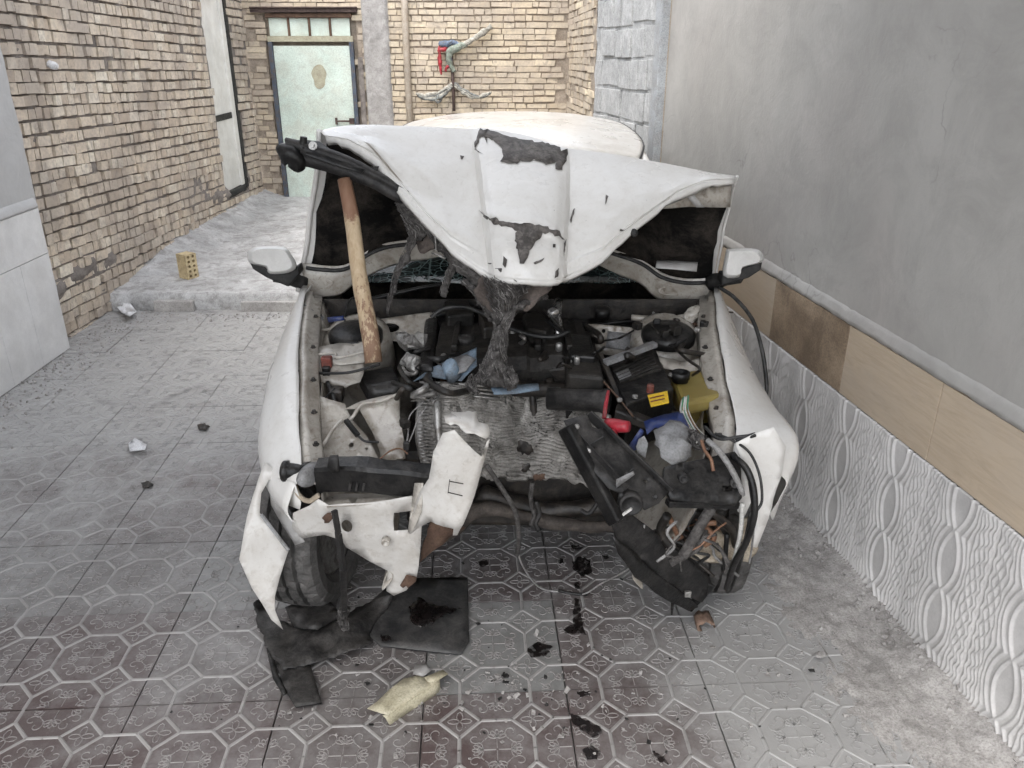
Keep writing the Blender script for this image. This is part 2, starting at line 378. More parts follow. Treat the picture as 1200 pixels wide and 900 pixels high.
TM = tile_mesh()
b = MB(); S = TS - 0.004; b.box((0, 0, -0.0125), (S, S, 0.025))
for i in range(-8, 4):
    for j in range(-6, 9):
        c = F0 + fx * ((i + 0.5) * TS) + fy * ((j + 0.5) * TS)
        if c.y > 5.62 or c.x < -3.05 or c.x > 1.75 - 0.145 * c.y + 0.15: continue
        o = bpy.data.objects.new('tile', TM); link(o, floor, c + V((0, 0, R.uniform(-0.0016, 0.0016))))
        o.rotation_euler = (R.uniform(-0.003, 0.003), R.uniform(-0.003, 0.003), math.atan2(fx.y, fx.x) + R.uniform(-0.004, 0.004))

# cement rubble along the foot of the plastered wall
def wallx(Y): return 1.626 - 0.145 * Y
def fbm(p, o=5): return noise.fractal(p, 0.9, 2.1, o, noise_basis='PERLIN_ORIGINAL')
b = MB(); rows = []
for i in range(200):
    Y = 0.6 + i * 0.0225; row = []
    for j in range(64):
        u = j / 63; x = wallx(Y) - 0.004 - (1 - u) * 0.62
        d = wallx(Y) - x; p = V((x, Y, 0))
        z = 0.026 - d * 0.085 + fbm(p * 5) * 0.012 + fbm(p * 22 + V((9, 0, 0))) * 0.008 + abs(fbm(p * 60, 3)) * 0.006
        z += max(0, 0.03 - d * 0.35)
        z -= max(0, d - 0.40) * 0.14
        z -= max(0, (1.25 - Y) * 0.02)
        row.append((x, Y, z))
    rows.append(row)
b.grid(rows); tag(b.build('cement_rubble', M['cement'], smooth=True), 'crumbly grey cement spill along the foot of the patterned tile wall', 'rubble', kind='stuff')
b = MB()
for k in range(900):
    Y = R.uniform(1.1, 4.9); d = abs(R.gauss(0, 0.16)) + 0.01; s = R.uniform(0.003, 0.011) * (1.5 if d < .1 else 1)
    if d > .6: continue
    z = max(0.002, 0.026 - d * 0.085 + max(0, 0.03 - d * 0.35))
    b.box((wallx(Y) - d, Y, z), (s, s * R.uniform(.7, 1.3), s * .8), Matrix.Rotation(R.uniform(0, 3), 3, V((R.random(), R.random(), R.random())).normalized()), jit=s * .2)
tag(b.build('cement_crumbs', M['cement']), 'loose cement crumbs scattered along the wall foot', 'crumbs', kind='stuff')
b = MB()                                                        # crumbs on the far side, by the pillar and the platform
for k in range(900):
    if k < 550:
        Y = R.uniform(3.4, 5.7); x = -2.86 + abs(R.gauss(0, 0.16))
    else:
        x = R.uniform(-2.7, -0.9); Y = 5.62 - abs(R.gauss(0, 0.12))
    s = R.uniform(0.003, 0.016) * R.uniform(.4, 1)
    b.box((x, Y, s * .3), (s, s * R.uniform(.7, 1.4), s * .7), Matrix.Rotation(R.uniform(0, 3), 3, V((R.random(), R.random(), R.random())).normalized()), jit=s * .22)
tag(b.build('mortar_crumbs', M['cement']), 'pale mortar crumbs lying below the brick wall and the raised yard', 'crumbs', kind='stuff')

b = MB()
for k in range(420):
    a = R.uniform(0, 6.28); rr = abs(R.gauss(0, .55)); x = .0 + rr * math.cos(a) * 1.5; Y = 1.95 + rr * math.sin(a) * .7
    if Y < 1.0 or Y > 5 or x > 1.15 or x < -2.6: continue
    s_ = R.uniform(.002, .008) * R.choice((.6, 1, 1, 1.8)); b.box((x, Y, .004 + s_ * .2), (s_, s_ * R.uniform(.4, 1.8), s_ * .3), Matrix.Rotation(R.uniform(0, 3), 3, 'Z') @ Matrix.Rotation(R.uniform(-.5, .5), 3, 'X'), mi=R.choice((0, 0, 1, 2)), jit=s_ * .2)
tag(b.build('crash_debris', [M['cement'], M['black_seal'], M['cement']]), 'fine shards of plastic, paint and grit strewn on the paving', 'debris', kind='stuff')
# raised yard behind, with its broken kerb
def plat_z(x, Y): return 0.125 + max(0, (Y - 6.0)) * 0.012
b = MB(); rows = []
for i in range(110):
    t = i / 109; row = []
    for j in range(120):
        x = -3.1 + j * 4.6 / 119
        Y0 = 5.72 + 0.05 * fbm(V((x * 2.5, 0, 3))) + 0.018 * fbm(V((x * 11, 4, 0)))
        Y = Y0 + (t ** 1.6) * (10.2 - Y0); p = V((x, Y, 0))
        z = plat_z(x, Y) + fbm(p * 1.4) * 0.010 + fbm(p * 6) * 0.006 + fbm(p * 26) * 0.005
        z += max(0, 0.13 - (x + 2.93) * 0.42) * min(1, max(0, Y - 5.9)) * 0.9
        if i == 0: z -= 0.03
        row.append((x, Y, z))
    rows.append(row)
low = [[(p[0], p[1] - 0.015 + 0.02 * fbm(V((p[0] * 7, k * 1.3, 0))), p[2] * (1 - k / 3) - 0.02 * (k / 3)) for p in rows[0]] for k in (3, 2, 1)]
b.grid(low + rows); yard = tag(b.build('yard', M['lime'], smooth=True), kind='structure')
xk = -2.62
for wk in (0.30, 0.33, 0.52, 0.16, 0.30, 0.28):
    b = MB(); b.box((xk + wk / 2, 5.70 + R.uniform(-.012, .012), 0.032 + R.uniform(-.01, .006)), (wk - 0.018, 0.07, 0.085), jit=0.007)
    if wk != 0.33: b.build('kerb_stone', M['concrete'], yard, bevel=0.008)
    xk += wk

# ------------------------------------------------------------------ brick walls
def brick_variants(mat):
    out = []
    for k in range(6):
        b = MB(); b.box((0, 0, 0), (1, 1, 1), jit=0.045)
        me = bpy.data.meshes.new('brick'); me.from_pydata(b.v, [], b.f); me.materials.append(mat); out.append(me)
    return out
def brick_wall(name, A, B, z0, z1, tilt, course, header, label, mats, n_ind, hole=None, prefer=None, hdr_share=0.75, nrm=None, prot=(0.004, 0.02), rough_amp=0.012, topz=3.0, band=None):
    """bricks from A to B (ground points), courses falling by tilt per metre; the n_ind bricks that rank first are objects of their own"""
    A, B = V(A), V(B); d = (B - A); L = d.length; d.normalize()
    n = V(nrm) if nrm else V((-d.y, d.x, 0))
    root = thing(name, A, label, 'wall')
    b = MB(); rows = []                                          # mortar bed, uneven, with the opening left out
    nz = 70; nx = max(16, int(L / 0.035))
    fs = []
    for i in range(nz + 1):
        row = []
        for j in range(nx + 1):
            s = L * j / nx; z = z0 + (topz - z0) * i / nz; p = A + d * s; pp = V((p.x, p.y, z))
            h = fbm(pp * 9) * rough_amp + fbm(pp * 30) * rough_amp * 0.5
            if band: h += band(s, z)
            row.append(pp + n * h)
        rows.append(row)
    W1 = nx + 1; vs = [p for r in rows for p in r]
    for i in range(nz):
        for j in range(nx):
            s = L * (j + .5) / nx; z = z0 + (topz - z0) * (i + .5) / nz
            if hole and hole[0] < s < hole[1] and hole[2] < z < hole[3]: continue
            fs.append((i * W1 + j, i * W1 + j + 1, (i + 1) * W1 + j + 1, (i + 1) * W1 + j))
    b.add(vs, fs); b.build('mortar', mats[1], root, smooth=True)
    items = []
    nc = int((topz - z0 + abs(tilt) * L) / course) + 2
    for k in range(-2, nc):
        s = -R.uniform(0, header)
        while s < L:
            wd = header * (1 if R.random() < hdr_share else R.choice((1.95, 1.95, 0.6))) * R.uniform(0.93, 1.07)
            sc_ = s + wd / 2; zz = z0 + (k + 0.5) * course - tilt * sc_ + 0.006 * math.sin(sc_ * 1.7 + k) + R.uniform(-.003, .003)
            s += wd
            if sc_ - wd / 2 < 0 or sc_ + wd / 2 > L + 0.02 or zz < z0 or zz > topz - .05: continue
            if hole and hole[0] - .04 < sc_ < hole[1] + .04 and hole[2] - .03 < zz < hole[3] + .03: continue
            if R.random() < 0.012: continue
            c = A + d * sc_ + V((0, 0, zz)); hh = course * R.uniform(0.72, 0.88)
            items.append((c, wd - course * R.uniform(0.10, 0.22), hh, R.uniform(*prot)))
    def rank(it):
        c = it[0]; v = c - V((0, 0, CAM_H)); f = v.y * CP - v.z * SP; up = v.y * SP + v.z * CP
        px = 600 + FPX * v.x / f; py = 450 - FPX * up / f
        vis = -8 < px < 1200 and -6 < py < 890
        if prefer and not prefer(px, py): vis = False
        return (0 if vis else 1, f / it[1])
    items.sort(key=rank)
    ms = brick_variants(mats[0]); ang = math.atan2(d.y, d.x)
    rot = Matrix.Rotation(ang, 3, 'Z') @ Matrix.Rotation(math.atan(tilt), 3, 'Y')
    T = 0.06; jb = MB()
    for k, (c, wd, hh, pr) in enumerate(items):
        cc = c + n * (pr - T / 2)
        r2 = rot @ Matrix.Rotation(R.uniform(-.025, .025), 3, 'Y') @ Matrix.Rotation(R.uniform(-.05, .05), 3, 'Z')
        if k < n_ind:
            o = bpy.data.objects.new('brick', R.choice(ms)); link(o, root, cc)
            o.rotation_euler = r2.to_euler(); o.scale = (wd, T, hh)
        else:
            jb.box(cc, (wd, T, hh), r2, jit=0.0025)
    if jb.v: jb.build('bricks', mats[0], root, kind='stuff')
    return root
LW0, LW1 = V((-2.985, 4.9, 0)), V((-2.85, 9.4, 0))
def lband(s, z):                                                 # hard grey mortar smeared over the low courses
    zb = 0.30 + 0.035 * s + 0.05 * math.sin(s * 3)
    k = max(0, 1 - abs(z - zb) / 0.085) * (0.5 + 0.5 * math.sin(s * 2.1 + 1.0))
    k2 = 0.7 * max(0, 1 - math.hypot((s - 2.6) / 0.6, (z - 0.55) / 0.16))
    return 0.062 * max(k, k2) * (0.6 + 0.8 * noise.noise(V((s * 7, z * 12, 1))))
left_wall = brick_wall('brick_wall', LW0, LW1, -0.05, 2.4, 0.042, 0.0755, 0.082, 'long weathered brown brick wall of mostly square brick ends, beside the yard', (M['brick'], M['mortar']), 300, hdr_share=0.82, prot=(0.010, 0.034),
                       hole=(3.36, 4.02, 0.36, 2.2), nrm=(1, -0.03, 0), band=lband)
BW = 9.42
back_wall = brick_wall('brick_wall', (-2.95, BW, 0), (0.62, BW, 0), 0.0, 2.4, 0.0, 0.0625, 0.118, 'yellow brick wall across the back of the yard', (M['brick_back'], M['mortar_back']), 300,
                       hole=(0.33, 1.30, 0.0, 2.10), nrm=(0, -1, 0), prefer=lambda px, py: py < 150 and px > 452, hdr_share=0.55, prot=(0.008, 0.022), rough_amp=0.007)
ret_wall = brick_wall('brick_wall', (0.70, 7.28, 0), (0.60, BW + .02, 0), 0.0, 2.4, 0.02, 0.0625, 0.20, 'narrow pale brick return wall between block wall and back wall', (M['brick_back'], M['mortar_back']), 150,
                      nrm=(-1, -0.05, 0), hdr_share=0.6, rough_amp=0.014)

# cinder block wall behind the post
root = thing('block_wall', (0.9, 6.1, 0), 'grey cinder block wall beyond the steel post', 'wall')
A, B = V((1.03, 5.05, 0)), V((0.70, 7.30, 0)); d = (B - A).normalized(); n = V((-d.y, d.x, 0)); L = (B - A).length
b = MB(); rows = [[A + d * (L * j / 60) + V((0, 0, 3.0 * i / 60)) + n * (fbm(V((j * .3, i * .3, 0))) * .008) for j in range(61)] for i in range(61)]
b.grid(rows); b.build('mortar', M['cinder'], root, smooth=True)
for k in range(14):
    s = -R.uniform(0, .2); z = 0.02 + k * 0.212
    while s < L - .1:
        wd = R.choice((0.40, 0.20, 0.20, 0.22, 0.30))
        if s >= 0 and s + wd < L + 0.01 and R.random() > .04:
            b = MB(); c = A + d * (s + wd / 2) + V((0, 0, z + .1 - (s - 1) * 0.02 + R.uniform(-.008, .008))) + n * (R.uniform(0, .018) - .03)
            b.box(c, (wd - .014, 0.07, 0.186), Matrix.Rotation(math.atan2(d.y, d.x) + R.uniform(-.02, .02), 3, 'Z') @ Matrix.Rotation(0.02, 3, 'Y'), jit=0.004)
            b.build('block', M['cinder'], root, bevel=0.004)
        s += wd + .004
# ------------------------------------------------------------------ plastered walls with tiled foot
wd_ = V((-0.145, 1, 0)).normalized(); wn_ = V((-1, -0.145, 0)).normalized()     # along / out of the tiled wall
root = thing('plastered_wall', (1.6, 2, 0), 'smooth grey plastered wall above patterned white tiles and tan tiles', 'wall')
def wp(Y, z, out=0.0): return V((wallx(Y), Y, z)) + wn_ * out
b = MB(); b.poly([wp(-1.6, 0), wp(5.02, 0), wp(5.02, 3.45), wp(-1.6, 3.45)], -wn_ * 0.16); b.build('plaster', M['plaster'], root)
b = MB(); rows = []
for i, (o_, z_) in enumerate(((-0.01, 0.955), (0.003, 0.948), (0.008, 0.935), (0.014, 0.918), (0.017, 0.903), (-0.01, 0.9005))):
    rows.append([wp(-1.6 + 6.6 * j / 260, z_ + .006 * fbm(V((j * .35, i, 0))), o_ + (.005 * fbm(V((j * .5, i * 2, 3))) if 0 < i < 5 else 0)) for j in range(261)])
b.grid(rows); b.build('mortar_ledge', M['plaster'], root, smooth=True)
def relief_mesh():
    Wt, Ht = 0.3135, 0.630; nx, nz = 96, 170; b = MB()
    def H(u, v):
        h = 0.0
        def ridge(dx, wv, a):
            return a * max(0.0, 1 - (dx / wv) ** 2) ** 0.7 if abs(dx) < wv else 0.0
        e = min(u, 1 - u)
        k = abs(math.cos(math.pi * v * 3.0 + 0.35)); sg = 1.3 if u > .5 else 0.0
        for c0, ks, az, fz, wv, ht in ((0.5, .125, 0, 1, .021, .0075), (.405, .115, 0, 1, .021, .007), (.318, .072, .004, 9, .019, .0065), (.245, .036, .009, 9, .018, .006), (.185, .012, .014, 10, .017, .0055), (.132, .0, .017, 11, .016, .0052), (.082, .0, .017, 12, .015, .005), (.036, .0, .012, 12, .014, .005)):
            c = c0 - ks * k ** 0.8 + az * math.sin(2 * math.pi * v * fz + sg + c0 * 9)
            h = max(h, ridge(e - c, wv, ht))
        return h
    rows = [[V((Wt * (j / nx - .5), -0.012 * (1 if 0 < j < nx and 0 < i < nz else 0.55) - H(j / nx, i / nz), Ht * i / nz)) for j in range(nx + 1)] for i in range(nz + 1)]
    b.grid(rows)
    me = bpy.data.meshes.new('relief_tile'); me.from_pydata([tuple(v) for v in b.v], [], b.f); me.materials.append(M['relief'])
    me.polygons.foreach_set('use_smooth', [True] * len(me.polygons)); me.update(); return me
RMe = relief_mesh(); ang = math.atan2(wd_.y, wd_.x)
for k in range(-9, 10):
    Yc = 2.195 - 0.155 - 0.311 * k
    if Yc < -1.4 or Yc > 4.95: continue
    o = bpy.data.objects.new('patterned_tile', RMe); link(o, root, wp(Yc, 0.003, 0.002)); o.rotation_euler = (0, 0, ang + math.pi)
k = 0; Yj = [5.0, 4.46, 3.90, 3.35, 2.757, 2.229, 1.68, 1.13, 0.58, 0.03, -0.52, -1.07]
for a_, b_ in zip(Yj, Yj[1:]):
    b = MB(); Ym = (a_ + b_) / 2; c = wp(Ym, 0.768, 0.007); b.box(c, (abs(a_ - b_) * 1.0105 - .004, 0.014, 0.262), Matrix.Rotation(ang, 3, 'Z'))
    b.build('dado_tile', M['tan_dark'] if k in (3,) else (M['pale_tile'] if False else M['tan']), root, bevel=0.0015); k += 1
b = MB(); c = wp(1.72, 0.45, 0.001); b.box(c, (6.5, 0.004, 0.9), Matrix.Rotation(ang, 3, 'Z')); b.build('grout', M['grout'], root)
# grey steel post at its end
t_ = thing('steel_post', (0.86, 5.1, 0), 'tall grey painted steel post at the end of the plastered wall', 'post')
b = MB(); c = V((0.865, 5.09, 1.5)); b.box(c, (0.055, 0.12, 3.0), Matrix.Rotation(ang - math.pi / 2, 3, 'Z')); b.build('column', M['steel_grey'], t_, bevel=0.004)
b = MB(); b.box(V((0.905, 5.06, 1.5)), (0.03, 0.06, 3.0), Matrix.Rotation(ang - math.pi / 2, 3, 'Z')); b.build('flange', M['conduit'], t_, bevel=0.003)

root = thing('plastered_pillar', (-2.9, 4.9, 0), 'pale grey plastered wall end with smooth pale tiles, cut off by the picture edge', 'wall')
PX = -2.87
b = MB(); rows = [[V((PX + .006 * fbm(V((i * .2, j * .2, 5))), -1.6 + (6.53 + .012 * fbm(V((i * .5, 0, 0)))) * j / 70, 3.45 * i / 60)) for j in range(71)] for i in range(61)]
b.grid(rows); b.grid([[r[-1], r[-1] + V((-0.12, 0.03, 0))] for r in rows]); b.build('plaster', M['plaster2'], root, smooth=False)
Ys = [4.90 - 0.315 * k for k in range(8)]
for a_, b_ in zip(Ys, Ys[1:]):
    b = MB(); b.box((PX + .012, (a_ + b_) / 2, 0.317), (0.016, a_ - b_ - .0025, 0.622)); b.build('lower_tile', M['pale_tile'], root, bevel=0.001)
Ys = [4.90 - 0.61 * k for k in range(5)]
for a_, b_ in zip(Ys, Ys[1:]):
    b = MB(); b.box((PX + .012, (a_ + b_) / 2, 0.768), (0.016, a_ - b_ - .0025, 0.272)); b.build('upper_tile', M['pale_tile'], root, bevel=0.001)
b = MB(); rows = [[V((PX + o_ + .004 * fbm(V((j * .6, i, 0))), 4.90 - 3 * j / 60, z_)) for j in range(61)] for i, (o_, z_) in enumerate(((.0, .965), (.014, .945), (.021, .92), (.022, .907), (.0, .905)))]
b.grid(rows); b.build('mortar_ledge', M['plaster2'], root, smooth=True)
# unseen slab over the car bay, its span shaped for the light
b = MB(); b.poly([V((-3.2, 0.1, 3.46)), V((2.0, 0.1, 3.46)), V((1.9, 2.75, 3.46)), V((-3.2, 2.75, 3.46))], V((0, 0, 0.2))); tag(b.build('ceiling', M['ceil']), kind='structure')

# ------------------------------------------------------------------ doors and things on the back wall
t_ = thing('metal_door', (-2.15, BW, 0.13), 'mint green metal door with four square panes above, in the back wall', 'door')
def bx(name, x0, x1, z0, z1, y0, y1, mat, parent, bevel=0.003, label=None):
    b = MB(); b.box(((x0 + x1) / 2, (y0 + y1) / 2, (z0 + z1) / 2), (abs(x1 - x0), abs(y1 - y0), abs(z1 - z0))); return b.build(name, mat, parent, bevel=bevel, label=label)
xl, xr = -2.60, -1.70
lf = bx('leaf', xl + .045, xr - .04, 0.14, 1.76, BW - .03, BW + .01, M['mint'], t_)
bx('frame_post', xl - .005, xl + .042, 0.13, 1.80, BW - .05, BW + .01, M['blue_frame'], t_); bx('frame_post', xr - .038, xr + .005, 0.13, 1.80, BW - .05, BW + .01, M['blue_frame'], t_)
bx('transom_rail', xl - .005, xr + .005, 1.80, 1.855, BW - .045, BW + .01, M['stain'], t_); bx('head_rail', xl - .005, xr + .005, 2.035, 2.075, BW - .05, BW + .01, M['rust'], t_)
for k in range(4):
    w4 = (xr - xl - .02) / 4; xa = xl + .01 + k * w4; bx('pane', xa + .012, xa + w4 - .012, 1.857, 2.033, BW - .02, BW - .01, M['mint'], t_)
    if k: bx('glazing_bar', xa - .012, xa + .012, 1.856, 2.034, BW - .035, BW - .005, M['rust'], t_)
b = MB(); cx, cz = q(374, 90, BW - .034).x, q(374, 90, BW - .034).z
b.poly([V((cx + .075 * (1 + .12 * math.sin(3 * a) + .08 * math.sin(7 * a)) * math.cos(a), BW - .0325, cz + .135 * (1 + .1 * math.sin(2 * a + 1)) * math.sin(a))) for a in [i * 2 * math.pi / 28 for i in range(28)]]); b.build('glue_mark', M['stain'], lf)
b = MB(); p0 = q(394, 142, BW - .06); b.tube([p0, p0 + V((.16, 0, 0))], 0.010); b.box(p0 + V((0, .012, 0)), (.02, .04, .07)); b.box(p0 + V((.17, .012, 0)), (.05, .04, .06)); b.build('bolt', M['iron'], lf)
bx('lining', -2.85, -1.50, 0.0, 2.35, BW + .035, BW + .10, M['mortar_back'], back_wall, 0)
t_ = thing('lintel_beam', (-2.2, BW, 2.1), 'dark iron lintel beam above the mint door', 'beam')
bx('web', -2.75, -1.63, 2.085, 2.125, BW - .07, BW, M['iron'], t_); bx('flange', -2.75, -1.63, 2.125, 2.14, BW - .09, BW, M['iron'], t_)
t_ = thing('pvc_door', (-2.87, 8.6, 0.38), 'narrow cream door with dark band set in the long brick wall', 'door')
dl = (LW1 - LW0).normalized(); dn = V((1, -0.03, 0)).normalized()
def lw(s, z, out): return LW0 + dl * s + V((0, 0, z)) + dn * out
def slab(name, s0, s1, z0, z1, o0, o1, mat, parent, bevel=.003):
    b = MB(); b.poly([lw(s0, z0, o0), lw(s1, z0, o0), lw(s1, z1, o0), lw(s0, z1, o0)], dn * (o1 - o0)); return b.build(name, mat, parent, bevel=bevel)
slab('lining', 3.2, 4.2, 0.2, 2.6, -.16, -.09, M['mortar'], left_wall, 0)
lf = slab('leaf', 3.38, 3.86, 0.40, 2.36, -.055, -.02, M['pvc'], t_); slab('band', 3.38, 3.86, 1.08, 1.14, -.0195, -.012, M['black_seal'], lf)
slab('frame', 3.86, 3.955, 0.40, 2.36, -.06, 0.0, M['pvc'], t_); slab('dark_jamb', 3.957, 4.03, 0.36, 2.36, -.06, .012, M['black_seal'], t_); slab('threshold', 3.36, 3.955, 0.33, 0.398, -.06, .01, M['black_seal'], t_)
# concrete column and pipe on the back wall
t_ = thing('concrete_column', (-1.46, BW, 0), 'rough grey concrete column beside the mint door', 'column')
b = MB(); rows = [[V((-1.60 + .30 * j / 12, BW - .05 - .012 * fbm(V((j * .4, i * .35, 0))) - (.0 if 0 < j < 12 else -.06), 3.0 * i / 80)) for j in range(13)] for i in range(81)]; b.grid(rows)
b.build('shaft', M['concrete'], t_, smooth=True)
b = MB(); rows = [[V((-1.66 + .055 * j / 4, BW - .035 - .02 * fbm(V((j * .9, i * .7, 7))), 0.1 + 1.55 * i / 60)) for j in range(5)] for i in range(61)]; b.grid(rows); b.build('mortar_fillet', M['mortar'], t_, smooth=True)
b = MB(); b.tube([V((-1.12, BW - .045, 0)), V((-1.13, BW - .045, 1.4)), V((-1.125, BW - .045, 3.0))], 0.036, 12)
tag(b.build('wall_pipe', M['conduit'], smooth=True), 'slim beige pipe running up the yellow brick wall', 'pipe')
# ------------------------------------------------------------------ the wrecked car: materials
from mathutils.geometry import delaunay_2d_cdt
def m_paint(name, c1, c2, dirt, amt):
    t = NT(name); c = t.mix(t.noise(3, 5), c1, c2)
    c = t.mix(t.ramp(t.noise(7, 8, 0.7, 0.5), [(0.42, 0), (0.66, amt)]), c, dirt)
    c = t.mix(t.ramp(t.noise(45, 7, 0.72, 0.3), [(0.52, 0), (0.68, amt)]), c, dirt)
    c = t.mix(t.ramp(t.noise(120, 4, 0.6, 0.0, t.vmul(t.pos, (1, 1, 0.35))), [(0.70, 0), (0.76, 0.55)]), c, (0.12, 0.105, 0.09))   # chips and scratches
    t.col(c); t.rough(t.ramp(t.noise(5, 6), [(0.3, 0.2), (0.7, 0.45)])); t.p.inputs['Coat Weight'].default_value = 0.35; t.p.inputs['Coat Roughness'].default_value = 0.15
    t.bump(t.noise(9, 5), 0.05, 0.01); return t.m
M['paint'] = m_paint('white_car_paint', (0.68, 0.665, 0.635), (0.72, 0.705, 0.675), (0.54, 0.51, 0.465), 0.4)
M['paint_in'] = m_paint('dirty_inner_paint', (0.42, 0.39, 0.345), (0.52, 0.49, 0.44), (0.17, 0.135, 0.10), 0.75)
M['paint_grey'] = m_paint('grey_primer', (0.33, 0.325, 0.315), (0.38, 0.37, 0.36), (0.2, 0.18, 0.16), 0.5)
M['paint_clean'] = mat_worn('white_mirror_paint', (0.70, 0.69, 0.665), (0.73, 0.72, 0.695), 0.3, 4, (0.5, 0.48, 0.45), 0.3, 8, 0.02, 60, coat=0.4, fine_amt=0.1)
M['paint_dirty_dim'] = m_paint('scuffed_dimmed_white', (0.55, 0.53, 0.495), (0.62, 0.605, 0.575), (0.36, 0.32, 0.27), 0.5)  # dirty white, also darkened in colour to tone down strongly lit parts
DUST = (0.17, 0.158, 0.147)
M['blk'] = mat_worn('black_plastic', (0.005, 0.005, 0.0055), (0.010, 0.010, 0.010), 0.34, 9, (0.03, 0.028, 0.026), 0.55, 16, 0.6, 50, dust=DUST, dust_amt=0.22, spec=0.3)
M['blk2'] = mat_worn('dusty_black_plastic', (0.010, 0.010, 0.010), (0.020, 0.019, 0.019), 0.5, 9, (0.055, 0.051, 0.048), 0.65, 14, 0.5, 60, dust=DUST, dust_amt=0.38, spec=0.3)
M['liner'] = mat_worn('hood_liner_felt', (0.005, 0.005, 0.005), (0.012, 0.011, 0.010), 0.95, 6, (0.06, 0.05, 0.042), 0.6, 7, 0.6, 60, spec=0.1)
M['engine'] = mat_worn('engine_cover', (0.008, 0.0075, 0.007), (0.016, 0.015, 0.0135), 0.6, 7, (0.045, 0.039, 0.033), 0.65, 12, 0.6, 50, dust=(0.10, 0.088, 0.077), dust_amt=0.4, spec=0.3)
M['grime'] = mat_worn('oily_grime', (0.007, 0.006, 0.0055), (0.02, 0.017, 0.014), 0.5, 10, (0.055, 0.044, 0.035), 0.7, 18, 0.6, 60)
M['alu'] = mat_worn('dull_aluminium', (0.36, 0.35, 0.335), (0.48, 0.47, 0.45), 0.45, 12, (0.15, 0.135, 0.12), 0.8, 22, 0.3, 60, metal=0.7)
M['fins'] = mat_worn('crushed_fins', (0.27, 0.255, 0.235), (0.50, 0.48, 0.445), 0.5, 7, (0.09, 0.082, 0.074), 0.7, 7, 0.6, 120, metal=0.3)
M['fibre'] = mat_worn('frayed_fibre', (0.055, 0.050, 0.047), (0.15, 0.14, 0.132), 0.9, 40, (0.04, 0.035, 0.032), 0.7, 60, 1.0, 160)
M['fibre_pale'] = mat_worn('pale_fibre', (0.16, 0.15, 0.142), (0.30, 0.285, 0.27), 0.9, 40, (0.08, 0.072, 0.066), 0.6, 60, 0.4, 160)
M['felt_brown'] = mat_worn('brown_felt', (0.085, 0.068, 0.058), (0.14, 0.115, 0.10), 0.9, 14, (0.05, 0.04, 0.035), 0.7, 22, 0.8, 90)
M['torn'] = mat_worn('scraped_bare_patch', (0.040, 0.034, 0.030), (0.085, 0.076, 0.070), 0.65, 14, (0.20, 0.18, 0.165), 0.7, 34, 0.4, 90)
M['blue'] = mat_worn('faded_blue_plastic', (0.14, 0.21, 0.29), (0.21, 0.28, 0.35), 0.55, 8, (0.16, 0.16, 0.16), 0.6, 12, 0.2, 60)
M['deepblue'] = mat_worn('deep_blue_plastic', (0.012, 0.028, 0.12), (0.02, 0.045, 0.19), 0.4, 8, (0.08, 0.08, 0.10), 0.5, 14)
M['red'] = mat_worn('red_plastic', (0.34, 0.015, 0.03), (0.45, 0.03, 0.045), 0.45, 9, (0.2, 0.08, 0.07), 0.5, 16)
M['dullred'] = mat_worn('dull_red_plastic', (0.17, 0.035, 0.025), (0.22, 0.06, 0.04), 0.6, 14, (0.10, 0.06, 0.05), 0.6, 20)
M['yellow'] = mat_worn('yellow_sticker', (0.80, 0.50, 0.02), (0.86, 0.58, 0.04), 0.5, 12, (0.5, 0.35, 0.1), 0.3, 20)
def m_tank():
    t = NT('yellowed_tank'); t.col(t.mix(t.ramp(t.noise(9, 6), [(0.4, 0), (0.7, 1)]), (0.25, 0.19, 0.055), (0.33, 0.265, 0.09)))
    t.rough(0.35); t.p.inputs['Subsurface Weight'].default_value = 0.25; t.p.inputs['Subsurface Radius'].default_value = (0.03, 0.02, 0.005); t.bump(t.noise(30), .1, .004); return t.m
M['tank'] = m_tank()
M['wood'] = None
def m_wood():
    t = NT('worn_wood'); g = t.noise(5, 7, 0.65, 0.6, t.vmul(t.pos, (9, 9, 1.1)))
    c = t.mix(t.ramp(g, [(0.35, 0), (0.65, 1)]), (0.42, 0.30, 0.18), (0.58, 0.46, 0.31))
    z = t.sep(t.pos)[2]; nz = t.noise(22, 6, 0.7)
    top = t.ramp(t.math('ADD', z, t.math('MULTIPLY', t.math('SUBTRACT', nz, 0.5), 0.20)), [(0.0, 0), (1, 1)])
    hi = t.math('MULTIPLY', t.math('SUBTRACT', t.math('ADD', z, t.math('MULTIPLY', nz, 0.16)), 1.375), 60, True)
    c = t.mix(t.math('MULTIPLY', hi, 0.75), c, (0.16, 0.055, 0.032))                                  # flaking red-brown paint
    lo = t.math('MULTIPLY', t.math('SUBTRACT', t.math('ADD', 1.0, t.math('MULTIPLY', t.math('SUBTRACT', t.noise(60, 6, .7, 0, t.vmul(t.pos, (1, 1, .4))), 0.47), 1.5)), z), 8, True)
    c = t.mix(t.math('MULTIPLY', lo, 0.8), c, (0.19, 0.095, 0.06))                                    # scuffed foot
    ck = t.ramp(t.noise(30, 5, 0.7, 0, t.vmul(t.pos, (2, 2, .15))), [(0.62, 0), (0.68, 0.7)])
    c = t.mix(ck, c, (0.10, 0.06, 0.035))
    t.col(c); t.rough(0.7); t.bump(g, 0.5, 0.006); return t.m
M['wood'] = m_wood()
